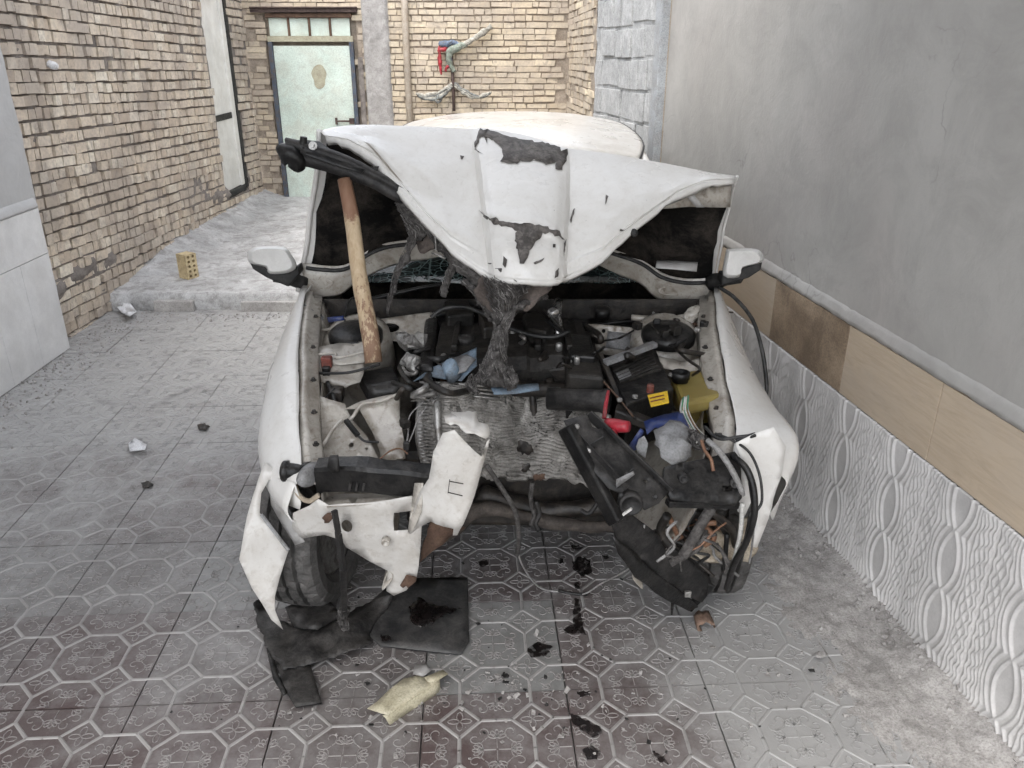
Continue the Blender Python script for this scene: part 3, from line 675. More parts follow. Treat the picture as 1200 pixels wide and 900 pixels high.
def m_glass():
    t = NT('shattered_dark_glass'); v = t.n.new('ShaderNodeTexVoronoi'); v.feature = 'DISTANCE_TO_EDGE'; v.inputs['Scale'].default_value = 34; t.L(t.vmul(t.pos, (0.75, 1.3, 1.7)), v.inputs['Vector'])
    v2 = t.n.new('ShaderNodeTexVoronoi'); v2.feature = 'DISTANCE_TO_EDGE'; v2.inputs['Scale'].default_value = 11; t.L(t.pos, v2.inputs['Vector'])
    e = t.math('MAXIMUM', t.ramp(v.outputs['Distance'], [(0.0, 1), (0.06, 0)]), t.ramp(v2.outputs['Distance'], [(0.0, 1), (0.03, 0)]))
    e = t.math('MULTIPLY', e, t.ramp(t.noise(6, 5), [(0.38, 0), (0.6, 1)]))
    t.col(t.mix(e, (0.008, 0.012, 0.012), (0.11, 0.15, 0.145))); t.rough(t.math('ADD', t.math('MULTIPLY', e, .4), .08)); t.bump(v.outputs['Distance'], .3, .004); return t.m
M['glass'] = m_glass()
M['dark_glass'] = mat_worn('dark_window_glass', (0.010, 0.012, 0.013), (0.016, 0.018, 0.019), 0.12, 3, bump=0)
M['tyre'] = mat_worn('tyre_rubber', (0.05, 0.048, 0.045), (0.085, 0.081, 0.077), 0.8, 10, (0.13, 0.122, 0.115), 0.7, 14, 0.4, 60, dust=DUST, dust_amt=0.3)
M['foam'] = mat_worn('torn_beige_foam', (0.40, 0.34, 0.26), (0.50, 0.44, 0.35), 0.9, 16, (0.22, 0.17, 0.12), 0.7, 18, 0.6, 60)
M['grey_pl'] = mat_worn('grey_plastic', (0.20, 0.20, 0.205), (0.28, 0.28, 0.28), 0.5, 8, (0.12, 0.11, 0.10), 0.6, 14, 0.2, 60)
M['chrome'] = mat_worn('bright_metal', (0.62, 0.61, 0.6), (0.72, 0.71, 0.7), 0.25, 14, (0.3, 0.28, 0.26), 0.5, 24, 0.1, 60, metal=0.9)
M['wire_b'] = mat_worn('black_wire', (0.007, 0.007, 0.007), (0.014, 0.014, 0.014), 0.5, 20, (0.09, 0.085, 0.08), 0.4, 30, 0)
M['wire_g'] = mat_worn('grey_wire', (0.24, 0.235, 0.23), (0.34, 0.33, 0.32), 0.55, 20, (0.12, 0.11, 0.1), 0.5, 30, 0)
M['wire_green'] = mat_worn('green_wire', (0.03, 0.16, 0.08), (0.05, 0.2, 0.1), 0.5, 20, bump=0)
M['wire_white'] = mat_worn('white_wire', (0.48, 0.47, 0.44), (0.56, 0.55, 0.52), 0.5, 20, bump=0)
M['wire_brown'] = mat_worn('brown_wire', (0.2, 0.10, 0.06), (0.26, 0.14, 0.08), 0.5, 20, bump=0)

def lin(*pts):
    """depth of a slanting sheet from three (px, py, Y)"""
    (x1, y1, a), (x2, y2, b_), (x3, y3, c) = pts; a, b_, c = 1 / a, 1 / b_, 1 / c
    D = (x2 - x1) * (y3 - y1) - (x3 - x1) * (y2 - y1)
    gx = ((b_ - a) * (y3 - y1) - (c - a) * (y2 - y1)) / D; gy = ((c - a) * (x2 - x1) - (b_ - a) * (x3 - x1)) / D
    return lambda px, py: 1 / (a + gx * (px - x1) + gy * (py - y1))
def onz(zf):
    return lambda px, py: qz(px, py, zf(px, py) if callable(zf) else zf)
def inside(p, poly):
    c = False; n = len(poly)
    for i in range(n):
        a, b_ = poly[i], poly[i - 1]
        if (a[1] > p[1]) != (b_[1] > p[1]) and p[0] < (b_[0] - a[0]) * (p[1] - a[1]) / (b_[1] - a[1]) + a[0]: c = not c
    return c
def plate(name, outline, mp, mat, parent, holes=(), step=10, thick=0.002, crumple=0.0, cscale=8.0, rag=0.0, smooth=True, seed=1.0, kind=None, label=None, bulge=None):
    """sheet cut to an outline, meshed inside so that it can be bent; mp is a depth, a depth function or a point function"""
    if isinstance(mp, (int, float)): k = mp; f = lambda x, y: q(x, y, k)
    else:
        def f(x, y):
            r = mp(x, y); return r if isinstance(r, V) else q(x, y, r)
    def dens(pl, rg):
        out = []
        for i in range(len(pl)):
            a, b_ = V((*pl[i], 0)), V((*pl[(i + 1) % len(pl)], 0)); k = max(1, int((b_ - a).length / (step * (.5 if rg else 1))))
            for j in range(k):
                p = a.lerp(b_, j / k)
                if rg and (j or rg > 2): p += V((R.uniform(-rg, rg), R.uniform(-rg, rg), 0))
                out.append((p.x, p.y))
        return out
    o2 = dens(outline, rag); hs = [dens(h, 0) for h in holes]
    vs = [V(p) for p in o2]; es = [(i, (i + 1) % len(o2)) for i in range(len(o2))]
    for h in hs:
        k = len(vs); vs += [V(p) for p in h]; es += [(k + i, k + (i + 1) % len(h)) for i in range(len(h))]
    xs = [p[0] for p in o2]; ys = [p[1] for p in o2]; y = min(ys) + step / 2; r = 0
    while y < max(ys):
        x = min(xs) + step / 2 + (step / 2 if r % 2 else 0)
        while x < max(xs):
            if inside((x, y), o2) and not any(inside((x, y), h) for h in hs) and min((V((x, y)) - v).length for v in vs[:len(es)]) > step * .45: vs.append(V((x, y)))
            x += step
        y += step * .87; r += 1
    ov, _, of, _, _, _ = delaunay_2d_cdt(vs, es, [], 0, 1e-5)
    b = MB(); P = []
    for v in ov:
        p = f(v.x, v.y)
        if crumple: p = p + noise.noise_vector(p * cscale + V((seed, seed, seed))) * crumple
        if bulge: p = p + bulge(v.x, v.y)
        P.append(p)
    fs = []
    for t in of:
        c = ((ov[t[0]] + ov[t[1]] + ov[t[2]]) / 3)
        if inside(c, o2) and not any(inside(c, h) for h in hs): fs.append(tuple(t))
    used = sorted({i for t in fs for i in t}); mp_ = {i: k for k, i in enumerate(used)}
    b.add([P[i] for i in used], [tuple(mp_[i] for i in t) for t in fs])
    return b.build(name, mat, parent, smooth=smooth, solid=thick, kind=kind, label=label)
def circ(x, y, r, ry=None, n=14): return [(x + r * math.cos(2 * math.pi * i / n), y + (ry or r) * math.sin(2 * math.pi * i / n)) for i in range(n)]
def Q(l, Y=None): return [q(*p) if len(p) == 3 else q(p[0], p[1], Y) for p in l]
def cable(name, pts, r, mat, parent, n=7, steps=7, Y=None, kind=None):
    b = MB(); b.tube([p if isinstance(p, V) else (q(*p) if len(p) == 3 else q(p[0], p[1], Y)) for p in pts], r, n, smooth_steps=steps); return b.build(name, mat, parent, smooth=True, kind=kind)

car = thing('wrecked_car', (0, 3.9, 0), 'white sedan car with its front end crushed and hood folded up', 'car')
# ---- cabin shell
rows = []
for Y, hw, zc, ze in ((3.72, .55, 1.385, 1.345), (3.95, .60, 1.430, 1.375), (4.3, .62, 1.452, 1.388), (4.8, .62, 1.448, 1.385), (5.2, .60, 1.425, 1.37), (5.42, .57, 1.375, 1.335)):
    rows.append([V((0.015 + hw * u, Y + .05 * (1 - abs(u)) * (-1 if Y < 4 else 0), ze + (zc - ze) * (1 - abs(u) ** 2.6))) for u in (-1, -.9, -.6, -.3, 0, .3, .6, .9, 1)])
b = MB(); b.grid(surf(rows, 3, 3)); roof = b.build('roof', M['paint_dirty_dim'], car, smooth=True, solid=.012)  # dimmed white here offsets the strong light on the roof
for s in (-1, 1):
    b = MB(); b.tube([V((.015 + s * (r[8].x - .015 + .006), r[8].y, r[8].z + .002)) for r in rows], .0045, 6, smooth_steps=3); b.build('roof_trim', M['black_seal'], roof, smooth=True)
b = MB(); ws = [[V((-.67, 3.22, .93)), V((-.35, 3.15, .94)), V((0, 3.12, .945)), V((.35, 3.15, .94)), V((.68, 3.22, .93))], [V((-.63, 3.46, 1.13)), V((-.3, 3.41, 1.15)), V((0, 3.39, 1.155)), V((.3, 3.41, 1.15)), V((.64, 3.46, 1.13))], [V((-.56, 3.72, 1.31)), V((-.28, 3.68, 1.34)), V((.015, 3.66, 1.352)), V((.3, 3.68, 1.34)), V((.585, 3.72, 1.31))]]
b.grid(surf(ws, 5, 6)); b.crumple(.012, 9); b.build('windscreen', M['glass'], car, smooth=True, solid=.005)
for s in (-1, 1):
    b = MB(); b.tube([V((s * .745, 3.24, .945)), V((s * .68, 3.45, 1.14)), V((s * .60, 3.72, 1.315)), V((.015 + s * .612, 4.2, 1.345))], [.028, .03, .026, .024], 8, smooth_steps=4); b.build('windscreen_pillar', M['paint'], car, smooth=True)
    prof = [(.845, .20), (.855, .32), (.862, .52), (.86, .70), (.84, .86), (.80, .94)]
    b = MB(); g = []
    for (x, z) in prof:
        g.append([V((s * (x + (0 if Y < 5.2 else -.10 * ((Y - 5.2) / .85) ** 2)), Y, max(z, .26 if Y > 5.6 else z, (.31 + .33 * math.sqrt(max(0, 1 - ((Y - 4.95) / .36) ** 2))) if abs(Y - 4.95) < .36 else 0))) for Y in [3.02 + 3.03 * k / 60 for k in range(61)]])
    b.grid(g); side = b.build('body_side', M['paint'], car, smooth=True, solid=.006)
    for (Ya, Yb) in ((3.2, 4.08), (4.12, 4.9)):
        b = MB(); b.poly([V((s * .80, Ya + .02, .955)), V((s * .80, Yb, .955)), V((s * .635, Yb - (.02 if Yb < 4.5 else .05), 1.315)), V((s * .64, max(Ya + .05, Ya + .42 if Ya < 3.5 else 0), 1.315))], V((-s * .006, 0, 0))); b.build('side_window', M['dark_glass'], car)
    for Yd in (3.10, 4.10):
        b = MB(); b.box((s * .868, Yd + .78 if Yd < 4 else Yd + .62, .80), (.03, .16, .03)); b.build('door_handle', M['paint'], side, bevel=.006)
    b = MB(); b.tube([V((s * .62, 4.85, 1.325)), V((s * .665, 5.3, 1.13)), V((s * .72, 5.62, .96))], [.05, .07, .06], 8, smooth_steps=4); b.build('rear_pillar', M['paint'], car, smooth=True)
b = MB(); b.poly([V((-.56, 5.43, 1.30)), V((.58, 5.43, 1.30)), V((.66, 5.72, .985)), V((-.66, 5.72, .985))], V((0, -.006, 0))); b.build('rear_window', M['dark_glass'], car)
b = MB(); b.grid(surf([[V((u * .74, 5.66 + k * .11, .975 - .02 * abs(u) ** 2 - .004 * k)) for u in (-1, -.5, 0, .5, 1)] for k in range(4)] + [[V((u * .72, 6.06, z)) for u in (-1, -.5, 0, .5, 1)] for z in (.9, .6, .3)], 3, 3)); b.build('boot_lid', M['paint'], car, smooth=True, solid=.006)
b = MB(); b.box((0, 4.5, .24), (1.5, 2.9, .05)); b.build('underbody', M['grime'], car)
b = MB(); b.box((0, 4.6, .62), (1.5, 2.3, .6)); b.build('cabin_interior', M['liner'], car)

# ---- wheels
def wheel(c, steer, nm='wheel'):
    b = MB(); Rm = Matrix.Rotation(steer, 3, 'Z'); n = 120; prof = [(-.075, .19), (-.098, .215), (-.103, .255), (-.092, .284), (-.072, .297), (-.052, .300), (-.049, .284), (-.039, .284), (-.036, .3015), (-.006, .3025), (-.005, .285), (.005, .285), (.006, .3025), (.036, .3015), (.039, .284), (.049, .284), (.052, .300), (.072, .297), (.092, .284), (.103, .255), (.098, .215), (.075, .19)]
    vs = []
    for i, (x, r) in enumerate(prof):
        for j in range(n):
            a = 2 * math.pi * j / n; rr = r - (.007 if r > .283 and (j + i * 2) % 6 < 1 else 0); tw = 0.0
            vs.append(V(c) + Rm @ V((x, math.cos(a + tw) * rr, math.sin(a + tw) * rr)))
    k = len(prof); b.add(vs, [(i * n + j, i * n + (j + 1) % n, (i + 1) * n + (j + 1) % n, (i + 1) * n + j) for i in range(k - 1) for j in range(n)])
    t = b.build(nm, M['tyre'], car)
    for s in (-1, 1):
        b = MB(); b.lathe(V(c) + Rm @ V((s * .05, 0, 0)), Rm @ V((s, 0, 0)), [(-.02, .195), (.02, .195), (.026, .18), (.012, .16), (.006, .06), (.018, .045), (.018, .01)], 28); b.build('rim', M['alu'], t, smooth=True)
    return t
wheel((-.685, 2.43, .302), math.radians(-9)); wheel((.72, 2.50, .302), math.radians(-6)); wheel((-.74, 4.95, .302), 0); wheel((.74, 4.95, .302), 0)

# ---- mirrors
def mirror(cap, base, arm, Y, sgn):
    c = V((sum(p[0] for p in cap) / len(cap), sum(p[1] for p in cap) / len(cap)))
    def ring(pl, k, Yr): return [q(c.x + (p[0] - c.x) * k, c.y + (p[1] - c.y) * k, Yr) for p in pl]
    b = MB(); ol = [(p.x, p.y) for p in crom([V((p[0], p[1], 0)) for p in cap + [cap[0]]], 3)[:-1]]
    rs = [ring(ol, .80, Y - .066), ring(ol, .95, Y - .052), ring(ol, 1, Y - .02), ring(ol, 1, Y + .04), ring(ol, .93, Y + .05)]
    n = len(ol); vs = [p for r in rs for p in r]
    b.add(vs, [(i * n + j, i * n + (j + 1) % n, (i + 1) * n + (j + 1) % n, (i + 1) * n + j) for i in range(len(rs) - 1) for j in range(n)] + [tuple(range(n)), tuple((len(rs) - 1) * n + j for j in range(n))[::-1]])
    m = b.build('wing_mirror', M['paint_clean'], car, smooth=True, angle=math.radians(45))
    b = MB(); b.poly([q(p[0], p[1], Y - .03) for p in base], V((0, .075, 0))); b.build('mirror_housing', M['black_seal'], m, bevel=.008)
    b = MB(); b.tube(Q(arm), [.03, .026, .035], 8, smooth_steps=3); b.build('mirror_arm', M['black_seal'], m, smooth=True)
mirror([(290, 294), (300, 289), (332, 289), (341, 297), (348, 312), (338, 320), (316, 321), (311, 313), (292, 308)], [(290, 304), (312, 309), (316, 320), (338, 320), (349, 312), (351, 322), (338, 337), (312, 326), (296, 316)], [(322, 322, 3.08), (338, 326, 3.1), (356, 330, 3.14)], 3.06, -1)
mirror([(851, 292), (880, 291), (892, 295), (894, 307), (870, 314), (866, 325), (847, 323)], [(847, 322), (866, 324), (870, 314), (894, 307), (892, 317), (878, 326), (846, 336)], [(866, 323, 3.0), (850, 327, 3.04), (834, 331, 3.1)], 3.0, 1)

# ---- front wings
def wing(rows, name, lab=None):
    b = MB(); b.grid(surf([[V(p) for p in r] for r in rows], 4, 5)); b.crumple(.006, 5); b.crumple(.003, 16); return b.build(name, M['paint'], car, smooth=True, solid=.003)
wl = wing([[(-.800, 3.06, .955), (-.822, 3.06, .945), (-.845, 3.06, .85), (-.86, 3.06, .62), (-.855, 3.06, .40), (-.845, 3.06, .24)],
           [(-.755, 2.72, .885), (-.795, 2.72, .880), (-.850, 2.72, .80), (-.868, 2.72, .64), (-.865, 2.78, .50), (-.855, 2.80, .38)],
           [(-.700, 2.45, .815), (-.755, 2.44, .805), (-.815, 2.43, .74), (-.830, 2.42, .68), (-.828, 2.43, .655), (-.825, 2.44, .64)],
           [(-.655, 2.24, .745), (-.700, 2.22, .725), (-.755, 2.20, .66), (-.775, 2.20, .60), (-.770, 2.20, .56), (-.755, 2.22, .53)],
           [(-.612, 2.07, .665), (-.635, 2.06, .640), (-.655, 2.05, .59), (-.660, 2.05, .56), (-.650, 2.05, .53), (-.640, 2.07, .51)]], 'front_wing')
wr = wing([[(.790, 3.06, .955), (.812, 3.06, .945), (.840, 3.06, .85), (.858, 3.06, .62), (.855, 3.06, .40), (.845, 3.06, .24)],
           [(.732, 2.72, .885), (.765, 2.72, .880), (.845, 2.72, .79), (.880, 2.72, .66), (.870, 2.78, .50), (.855, 2.80, .38)],
           [(.705, 2.45, .820), (.735, 2.44, .810), (.830, 2.42, .755), (.868, 2.38, .725), (.862, 2.40, .66), (.86, 2.42, .62)],
           [(.690, 2.25, .765), (.712, 2.24, .76), (.800, 2.20, .745), (.862, 2.17, .715), (.846, 2.18, .60), (.83, 2.20, .46)],
           [(.655, 2.12, .690), (.685, 2.10, .695), (.745, 2.08, .685), (.808, 2.08, .65), (.806, 2.10, .58), (.79, 2.13, .50)]], 'front_wing')
def wing_rail(pts, s):
    b = MB(); ps = crom([V(p) for p in pts], 6); g = [[p + V((s * .004, 0, -.006)), p + V((-s * .022, 0, -.004)), p + V((-s * .030, 0, -.022)), p + V((-s * .058, 0, -.026)), p + V((-s * .064, 0, -.075))] for p in ps]
    b.grid(g); b.crumple(.006, 14); r = b.build('wing_rail', M['paint_in'], car, smooth=True, solid=.002)
    for k in range(3, len(ps) - 2, 4):
        b = MB(); c = ps[k] + V((-s * .044, 0, -.024)); b.lathe(c, (0, 0, 1), [(-.002, .011), (.003, .011), (.0035, .007), (.009, .006), (.009, .001)], 8); b.build('bolt', M['grime'] if k % 2 else M['alu'], r)
    return r
wing_rail([(-.800, 3.04, .945), (-.752, 2.72, .880), (-.698, 2.45, .808), (-.652, 2.24, .738), (-.610, 2.08, .660)], -1)
wing_rail([(.790, 3.04, .945), (.730, 2.72, .880), (.702, 2.45, .812), (.686, 2.25, .758), (.652, 2.13, .685)], 1)

# ---- bay floor, aprons, bulkhead
def apron(s):
    b = MB(); g = []
    for Y, xo, zo in ((3.04, .735, .90), (2.80, .705, .83), (2.6, .67, .775), (2.4, .635, .72), (2.2, .59, .665), (2.06, .56, .60)):
        g.append([V((s * xo, Y, zo)), V((s * (xo - .03), Y, zo - .09)), V((s * (xo - .10), Y, zo - .19)), V((s * (xo - .19), Y, zo - .27)), V((s * .40, Y, zo - .33)), V((s * .385, Y, .34))])
    b.grid(surf(g, 4, 4)); b.crumple(.016, 9, s); a = b.build('inner_wing', M['paint_in'], car, smooth=True, solid=.002)
    b = MB(); b.tube([V((s * .575, 2.88, .60)), V((s * .58, 2.88, .76)), V((s * .58, 2.85, .815)), V((s * .58, 2.84, .835))], [.135, .13, .125, .10], 22); b.crumple(.010, 12); b.build('strut_tower', M['paint_in'], a, smooth=True)
    b = MB(); b.lathe(V((s * .578, 2.83, .835)), (0, -.12, 1), [(-.02, .10), (.010, .10), (.024, .085), (.033, .05), (.037, .004)], 24); b.build('strut_cap', M['blk'], a, smooth=True)
    return a
apL = apron(-1); apR = apron(1)
b = MB(); b.poly([V((-.74, 3.06, .25)), V((.74, 3.06, .25)), V((.74, 3.06, .90)), V((-.74, 3.06, .90))], V((0, .01, 0))); b.build('bulkhead', M['grime'], car)
plate('bulkhead_panel', [(690, 379), (760, 386), (838, 400), (836, 412), (775, 402), (752, 398), (742, 420), (700, 414), (695, 405)], lin((690, 380, 2.93), (838, 400, 2.90), (740, 420, 2.88)), M['paint_in'], car, crumple=.008, holes=[circ(707, 388, 2.2), circ(706, 400, 2.2)])
bp = plate('bulkhead_panel', [(425, 378), (505, 366), (510, 372), (500, 398), (470, 400), (432, 398)], lin((425, 378, 2.96), (505, 367, 2.98), (470, 400, 2.9)), M['paint_in'], car, crumple=.006, holes=[circ(458, 385, 11, 5)])
plate('data_plate', [(712, 388), (740, 391), (737, 411), (710, 407)], lin((712, 388, 2.915), (740, 391, 2.912), (737, 411, 2.875)), M['grey_pl'], car, step=14)
b = MB(); b.box((0, 2.72, .40), (.74, .56, .30)); b.crumple(.02, 6); b.build('shade_block', M['grime'], car, bevel=.02)  # plain dark block added in the gearbox space to deepen under-engine shade
# cowl under the windscreen
b = MB(); g = []
for u in range(13):
    px = 352 + u * 40.5; k = (px - 596) / 244
    g.append([q(px, 352 + 7 * abs(k) ** 2 - (0 if k < 0 else -22 * max(0, .5 - abs(k - .35)) * 0), 3.17), q(px, 362 + 2 * k + 4 * k * k, 3.10), q(px, 376 + 3 * k, 3.05), q(px, 387 + 4 * k, 3.0), q(px, 392 + 4 * k, 3.01)])
b.grid(surf(g, 3, 2)); b.crumple(.008, 10); cowl = b.build('cowl_panel', M['blk'], car, smooth=True, solid=.003)
for (a, c, d) in (((455, 386, 3.0), (520, 368, 3.02), (612, 352, 3.1)), ((668, 388, 3.0), (720, 378, 3.02), (800, 372, 3.05)), ((430, 352, 3.12), (490, 338, 3.16), (560, 326, 3.22))):
    b = MB(); b.tube(Q([a, c, d]), [.011, .008, .005], 6, smooth_steps=4); b.build('wiper_arm', M['blk'], cowl, smooth=True)

# ---- folded hood
C = [  # (crest px, py, Y), (lip px, py, Y), push of the middle towards the front
    ((376, 153, 2.97), (382, 160, 2.90), .00), ((398, 148, 3.0), (410, 166, 2.86), .01), ((430, 146, 3.02), (444, 187, 2.80), .015), ((470, 147, 3.04), (486, 243, 2.70), .02), ((510, 149, 3.05), (530, 292, 2.60), .015),
    ((551, 151, 3.05), (572, 321, 2.555), -.012), ((557, 151, 3.04), (580, 325, 2.515), .055), ((568, 150, 3.03), (592, 326, 2.495), .068), ((612, 158, 3.01), (622, 328, 2.48), .072), ((652, 170, 2.99), (650, 329, 2.495), .068), ((663, 173, 2.985), (660, 327, 2.515), .048),
    ((668, 174, 2.985), (665, 324, 2.545), .012), ((720, 181, 2.97), (706, 302, 2.60), .035), ((770, 190, 2.95), (748, 263, 2.70), .035), ((812, 198, 2.93), (790, 229, 2.79), .02), ((838, 203, 2.92), (822, 214, 2.83), .01), ((862, 206, 2.90), (861, 212, 2.85), .0)]
NV = 40
def hood_pt(a, l, push, s):
    px = a[0] + (l[0] - a[0]) * s; py = a[1] + (l[1] - a[1]) * s
    Y = a[2] + (l[2] - a[2]) * (s ** 0.85) - push * math.sin(math.pi * min(1, s * 1.02)) ** .8
    return q(px, py, Y)
cols = [[hood_pt(a, l, p, i / NV) for i in range(NV + 1)] for a, l, p in C]
def across(row):
    a, m, c = crom(row[0:6], 5), crom(row[6:11], 5), crom(row[11:], 5)
    return a + [a[-1].lerp(m[0], .5)] + m + [m[-1].lerp(c[0], .5)] + c
UU = [k / 5 for k in range(26)] + [5.5] + [6 + k / 5 for k in range(21)] + [10.5] + [11 + k / 5 for k in range(26)]
def straight(row):
    def seg(l): return [l[k].lerp(l[k + 1], t / 5) for k in range(len(l) - 1) for t in range(5)] + [l[-1]]
    a, m, c = seg(row[0:6]), seg(row[6:11]), seg(row[11:])
    return a + [a[-1].lerp(m[0], .5)] + m + [m[-1].lerp(c[0], .5)] + c
HG = []
for i in range(NV + 1):                                           # soft over the crest, kinked and straight towards the lip
    r_ = [c[i] for c in cols]; HG.append([p.lerp(g_, .9 * min(1, i / NV * 1.4)) for p, g_ in zip(across(r_), straight(r_))])
HG = HG       # HG[row][col]
NC = len(HG[0])
for i in range(NV + 1):
    for j in range(NC):
        s = i / NV; u = UU[j]
        d = noise.noise_vector(HG[i][j] * 6) * .006 + noise.noise_vector(HG[i][j] * 17) * .0025
        if 5.6 < u < 10.4:                                            # sideways fold across the middle ridge
            d += V((0, -.018, .0)) * max(0, 1 - abs(s - (.60 + .02 * (u - 8))) / .07)
            d += V((0, .012, .0)) * max(0, 1 - abs(s - .72) / .08)
        if (u < 4.7 or u > 11) and i in (NV - 4, NV - 5): d += V((0, -.006, .004)) * (1 if i == NV - 4 else -.5)
        if 1.5 < u < 5: d += V((0, .016, -.010)) * (abs(((s * 1.1 + u * .16) * 1.5) % 1 - .5) * 2 - .5) * min(1, s * 3)
        for fr, am in ((4.0, .008), (9.0, .0035)):                     # sharp buckles in the sheet
            k = 1 - min(1, abs(noise.noise(HG[i][j] * fr + V((3, 1, 7)))) * 5); d += V((0, -.8, .5)) * (am * k * k * (.35 + s * .8))
        HG[i][j] = HG[i][j] + d * min(1, s * 4 + .3) * (1 - .75 * max(0, (s - .82) / .18))
back = []                                                            # rolled over the crest, down behind
BOT = [(352, 340, 3.13), (370, 343, 3.13), (398, 342, 3.14), (420, 325, 3.17), (445, 312, 3.2), (480, 303, 3.23), (520, 297, 3.25), (556, 294, 3.26), (600, 292, 3.27), (640, 294, 3.26), (662, 298, 3.25), (680, 304, 3.24), (712, 314, 3.22), (748, 328, 3.19), (768, 346, 3.16), (800, 352, 3.14), (836, 349, 3.12)]
bc = []
for (a, l, p), bt in zip(C, BOT):
    top = q(*a); bot = q(*bt); col = []
    for i in range(13):
        s = i / 12; m = top.lerp(bot, s); m += V((0, .055 * math.sin(math.pi * min(1, s * 1.0)) ** .7, .0)); col.append(m)
    bc.append(col)
BG = [across([c[i] for c in bc]) for i in range(13)]
for i in range(1, 13):
    for j in range(NC): BG[i][j] = BG[i][j] + noise.noise_vector(BG[i][j] * 7) * .010 * min(1, i / 4)
hood = None
b = MB(); b.grid(BG[::-1][:-1] + HG); hood = b.build('hood', M['paint'], car, smooth=True, solid=.0035, offset=1, angle=math.radians(28))
# rim of the lip: outer bead and an inner flange
lip = HG[-1]
def off(i, j):
    a = HG[i][min(j + 1, NC - 1)] - HG[i][max(j - 1, 0)]; c = HG[min(i + 1, NV)][j] - HG[max(i - 1, 0)][j]; n = a.cross(c).normalized()
    return n if n.y < 0 or n.z > .3 else -n
b = MB(); b.grid([[p - off(NV, j) * .001 for j, p in enumerate(lip)], [p + V((0, -.007, -.008)) - off(NV, j) * .010 for j, p in enumerate(lip)], [p + V((0, .004, -.012)) - off(NV, j) * .022 for j, p in enumerate(lip)], [p + V((0, .018, .004)) - off(NV, j) * .026 for j, p in enumerate(lip)], [p + V((0, .034, .012)) - off(NV, j) * .022 for j, p in enumerate(lip)]])
b.build('hood_lip', M['paint'], hood, smooth=True, solid=.002)
# inner skin of the raised half: painted border, felt liner, rubber seal
def inner(name, i0, i1, j0, j1, o, mat, lumps=0.0, **k):
    b = MB(); g = []
    for i in range(i0, i1 + 1):
        g.append([BG[i][j] + V((0, -o, 0)) + (noise.noise_vector(BG[i][j] * 5) * lumps + noise.noise_vector(BG[i][j] * 14) * lumps * .4 if lumps else V((0, 0, 0))) for j in range(j0, j1 + 1)])
    b.grid(g); return b.build(name, mat, hood, smooth=True, solid=.003, **k)
inner('hood_liner', 1, 10, 2, NC - 2, .022, M['liner'], .02)
b = MB(); b.tube([BG[10][j] + V((0, -.036, -.006)) for j in range(1, NC - 2)], .008, 7); b.build('rubber_seal', M['black_seal'], hood, smooth=True)
for jc in (6, NC - 9):
    b = MB(); c = BG[11][jc] + V((0, -.010, -.012)); b.lathe(c, (0, -1, .15), [(-.002, .042), (.003, .040), (.0045, .034), (.001, .028), (.001, .003)], 22, squash=.45); b.build('pressed_oval', M['paint_in'], hood, smooth=True)
b = MB(); g = [[BG[i][j] + V((0, -o, dz)) for j in range(0, NC)] for i, o, dz in ((10, .028, .01), (11, .012, 0), (12, .012, 0), (12, .004, -.012))]; b.grid(g); b.build('inner_frame', M['paint_in'], hood, smooth=True, solid=.002)
# struts of the inner frame seen under the wing of the hood
plate('inner_brace', [(418, 162), (432, 168), (452, 190), (478, 222), (488, 236), (480, 238), (462, 216), (440, 190)], lin((418, 162, 2.92), (488, 236, 2.76), (440, 190, 2.90)), M['paint_in'], hood, crumple=.003)
plate('inner_brace', [(770, 245), (800, 222), (858, 218), (856, 243), (800, 243)], lin((770, 245, 2.86), (858, 218, 2.92), (856, 243, 2.93)), M['paint_in'], hood, crumple=.004)
plate('inner_brace', [(800, 225), (808, 223), (826, 243), (816, 243)], 2.84, M['paint_grey'], hood)
plate('inner_brace', [(770, 305), (818, 307), (816, 318), (768, 314)], lin((770, 305, 2.98), (818, 307, 2.98), (816, 318, 2.94)), M['paint_grey'], hood, crumple=.004)
b = MB(); b.lathe(q(742, 272, 2.69), (.3, -1, -.2), [(-.02, .014), (.012, .013), (.02, .008), (.021, .001)], 10); b.build('rubber_stop', M['black_seal'], hood, smooth=True)
b = MB(); b.tube([BG[i][0] + V((-.004, -.01, 0)) for i in range(0, 13)], .010, 7); b.build('hood_edge', M['paint'], hood, smooth=True)
b = MB(); b.tube([BG[i][NC - 1] + V((.004, -.01, 0)) for i in range(0, 13)], .005, 7); b.build('hood_edge', M['paint'], hood, smooth=True)
# bare patches torn through the paint: jagged outlines laid on the hood surface
PIX = {}
def hood_uv(px, py):
    best = None
    for i in range(NV + 1):
        for j in range(20, NC - 20):
            v = HG[i][j] - V((0, 0, CAM_H)); f = v.y * CP - v.z * SP; X = 600 + FPX * v.x / f; Yp = 450 - FPX * (v.y * SP + v.z * CP) / f
            d = (X - px) ** 2 + (Yp - py) ** 2
            if best is None or d < best[0]: best = (d, i, j)
    return best[1], best[2]
from mathutils.bvhtree import BVHTree
hv = [p for r in HG for p in r]; hf = [(i * NC + j, i * NC + j + 1, (i + 1) * NC + j + 1, (i + 1) * NC + j) for i in range(NV) for j in range(NC - 1)]
HB = BVHTree.FromPolygons(hv, hf)
def on_hood(px, py, lift=.006):
    d = ray(px, py); dn_ = d.normalized(); h = HB.ray_cast(V((0, 0, CAM_H)), dn_)
    if h[0] is None: h = (HB.find_nearest(q(px, py, 2.9))[0], None)
    return h[0] - dn_ * lift
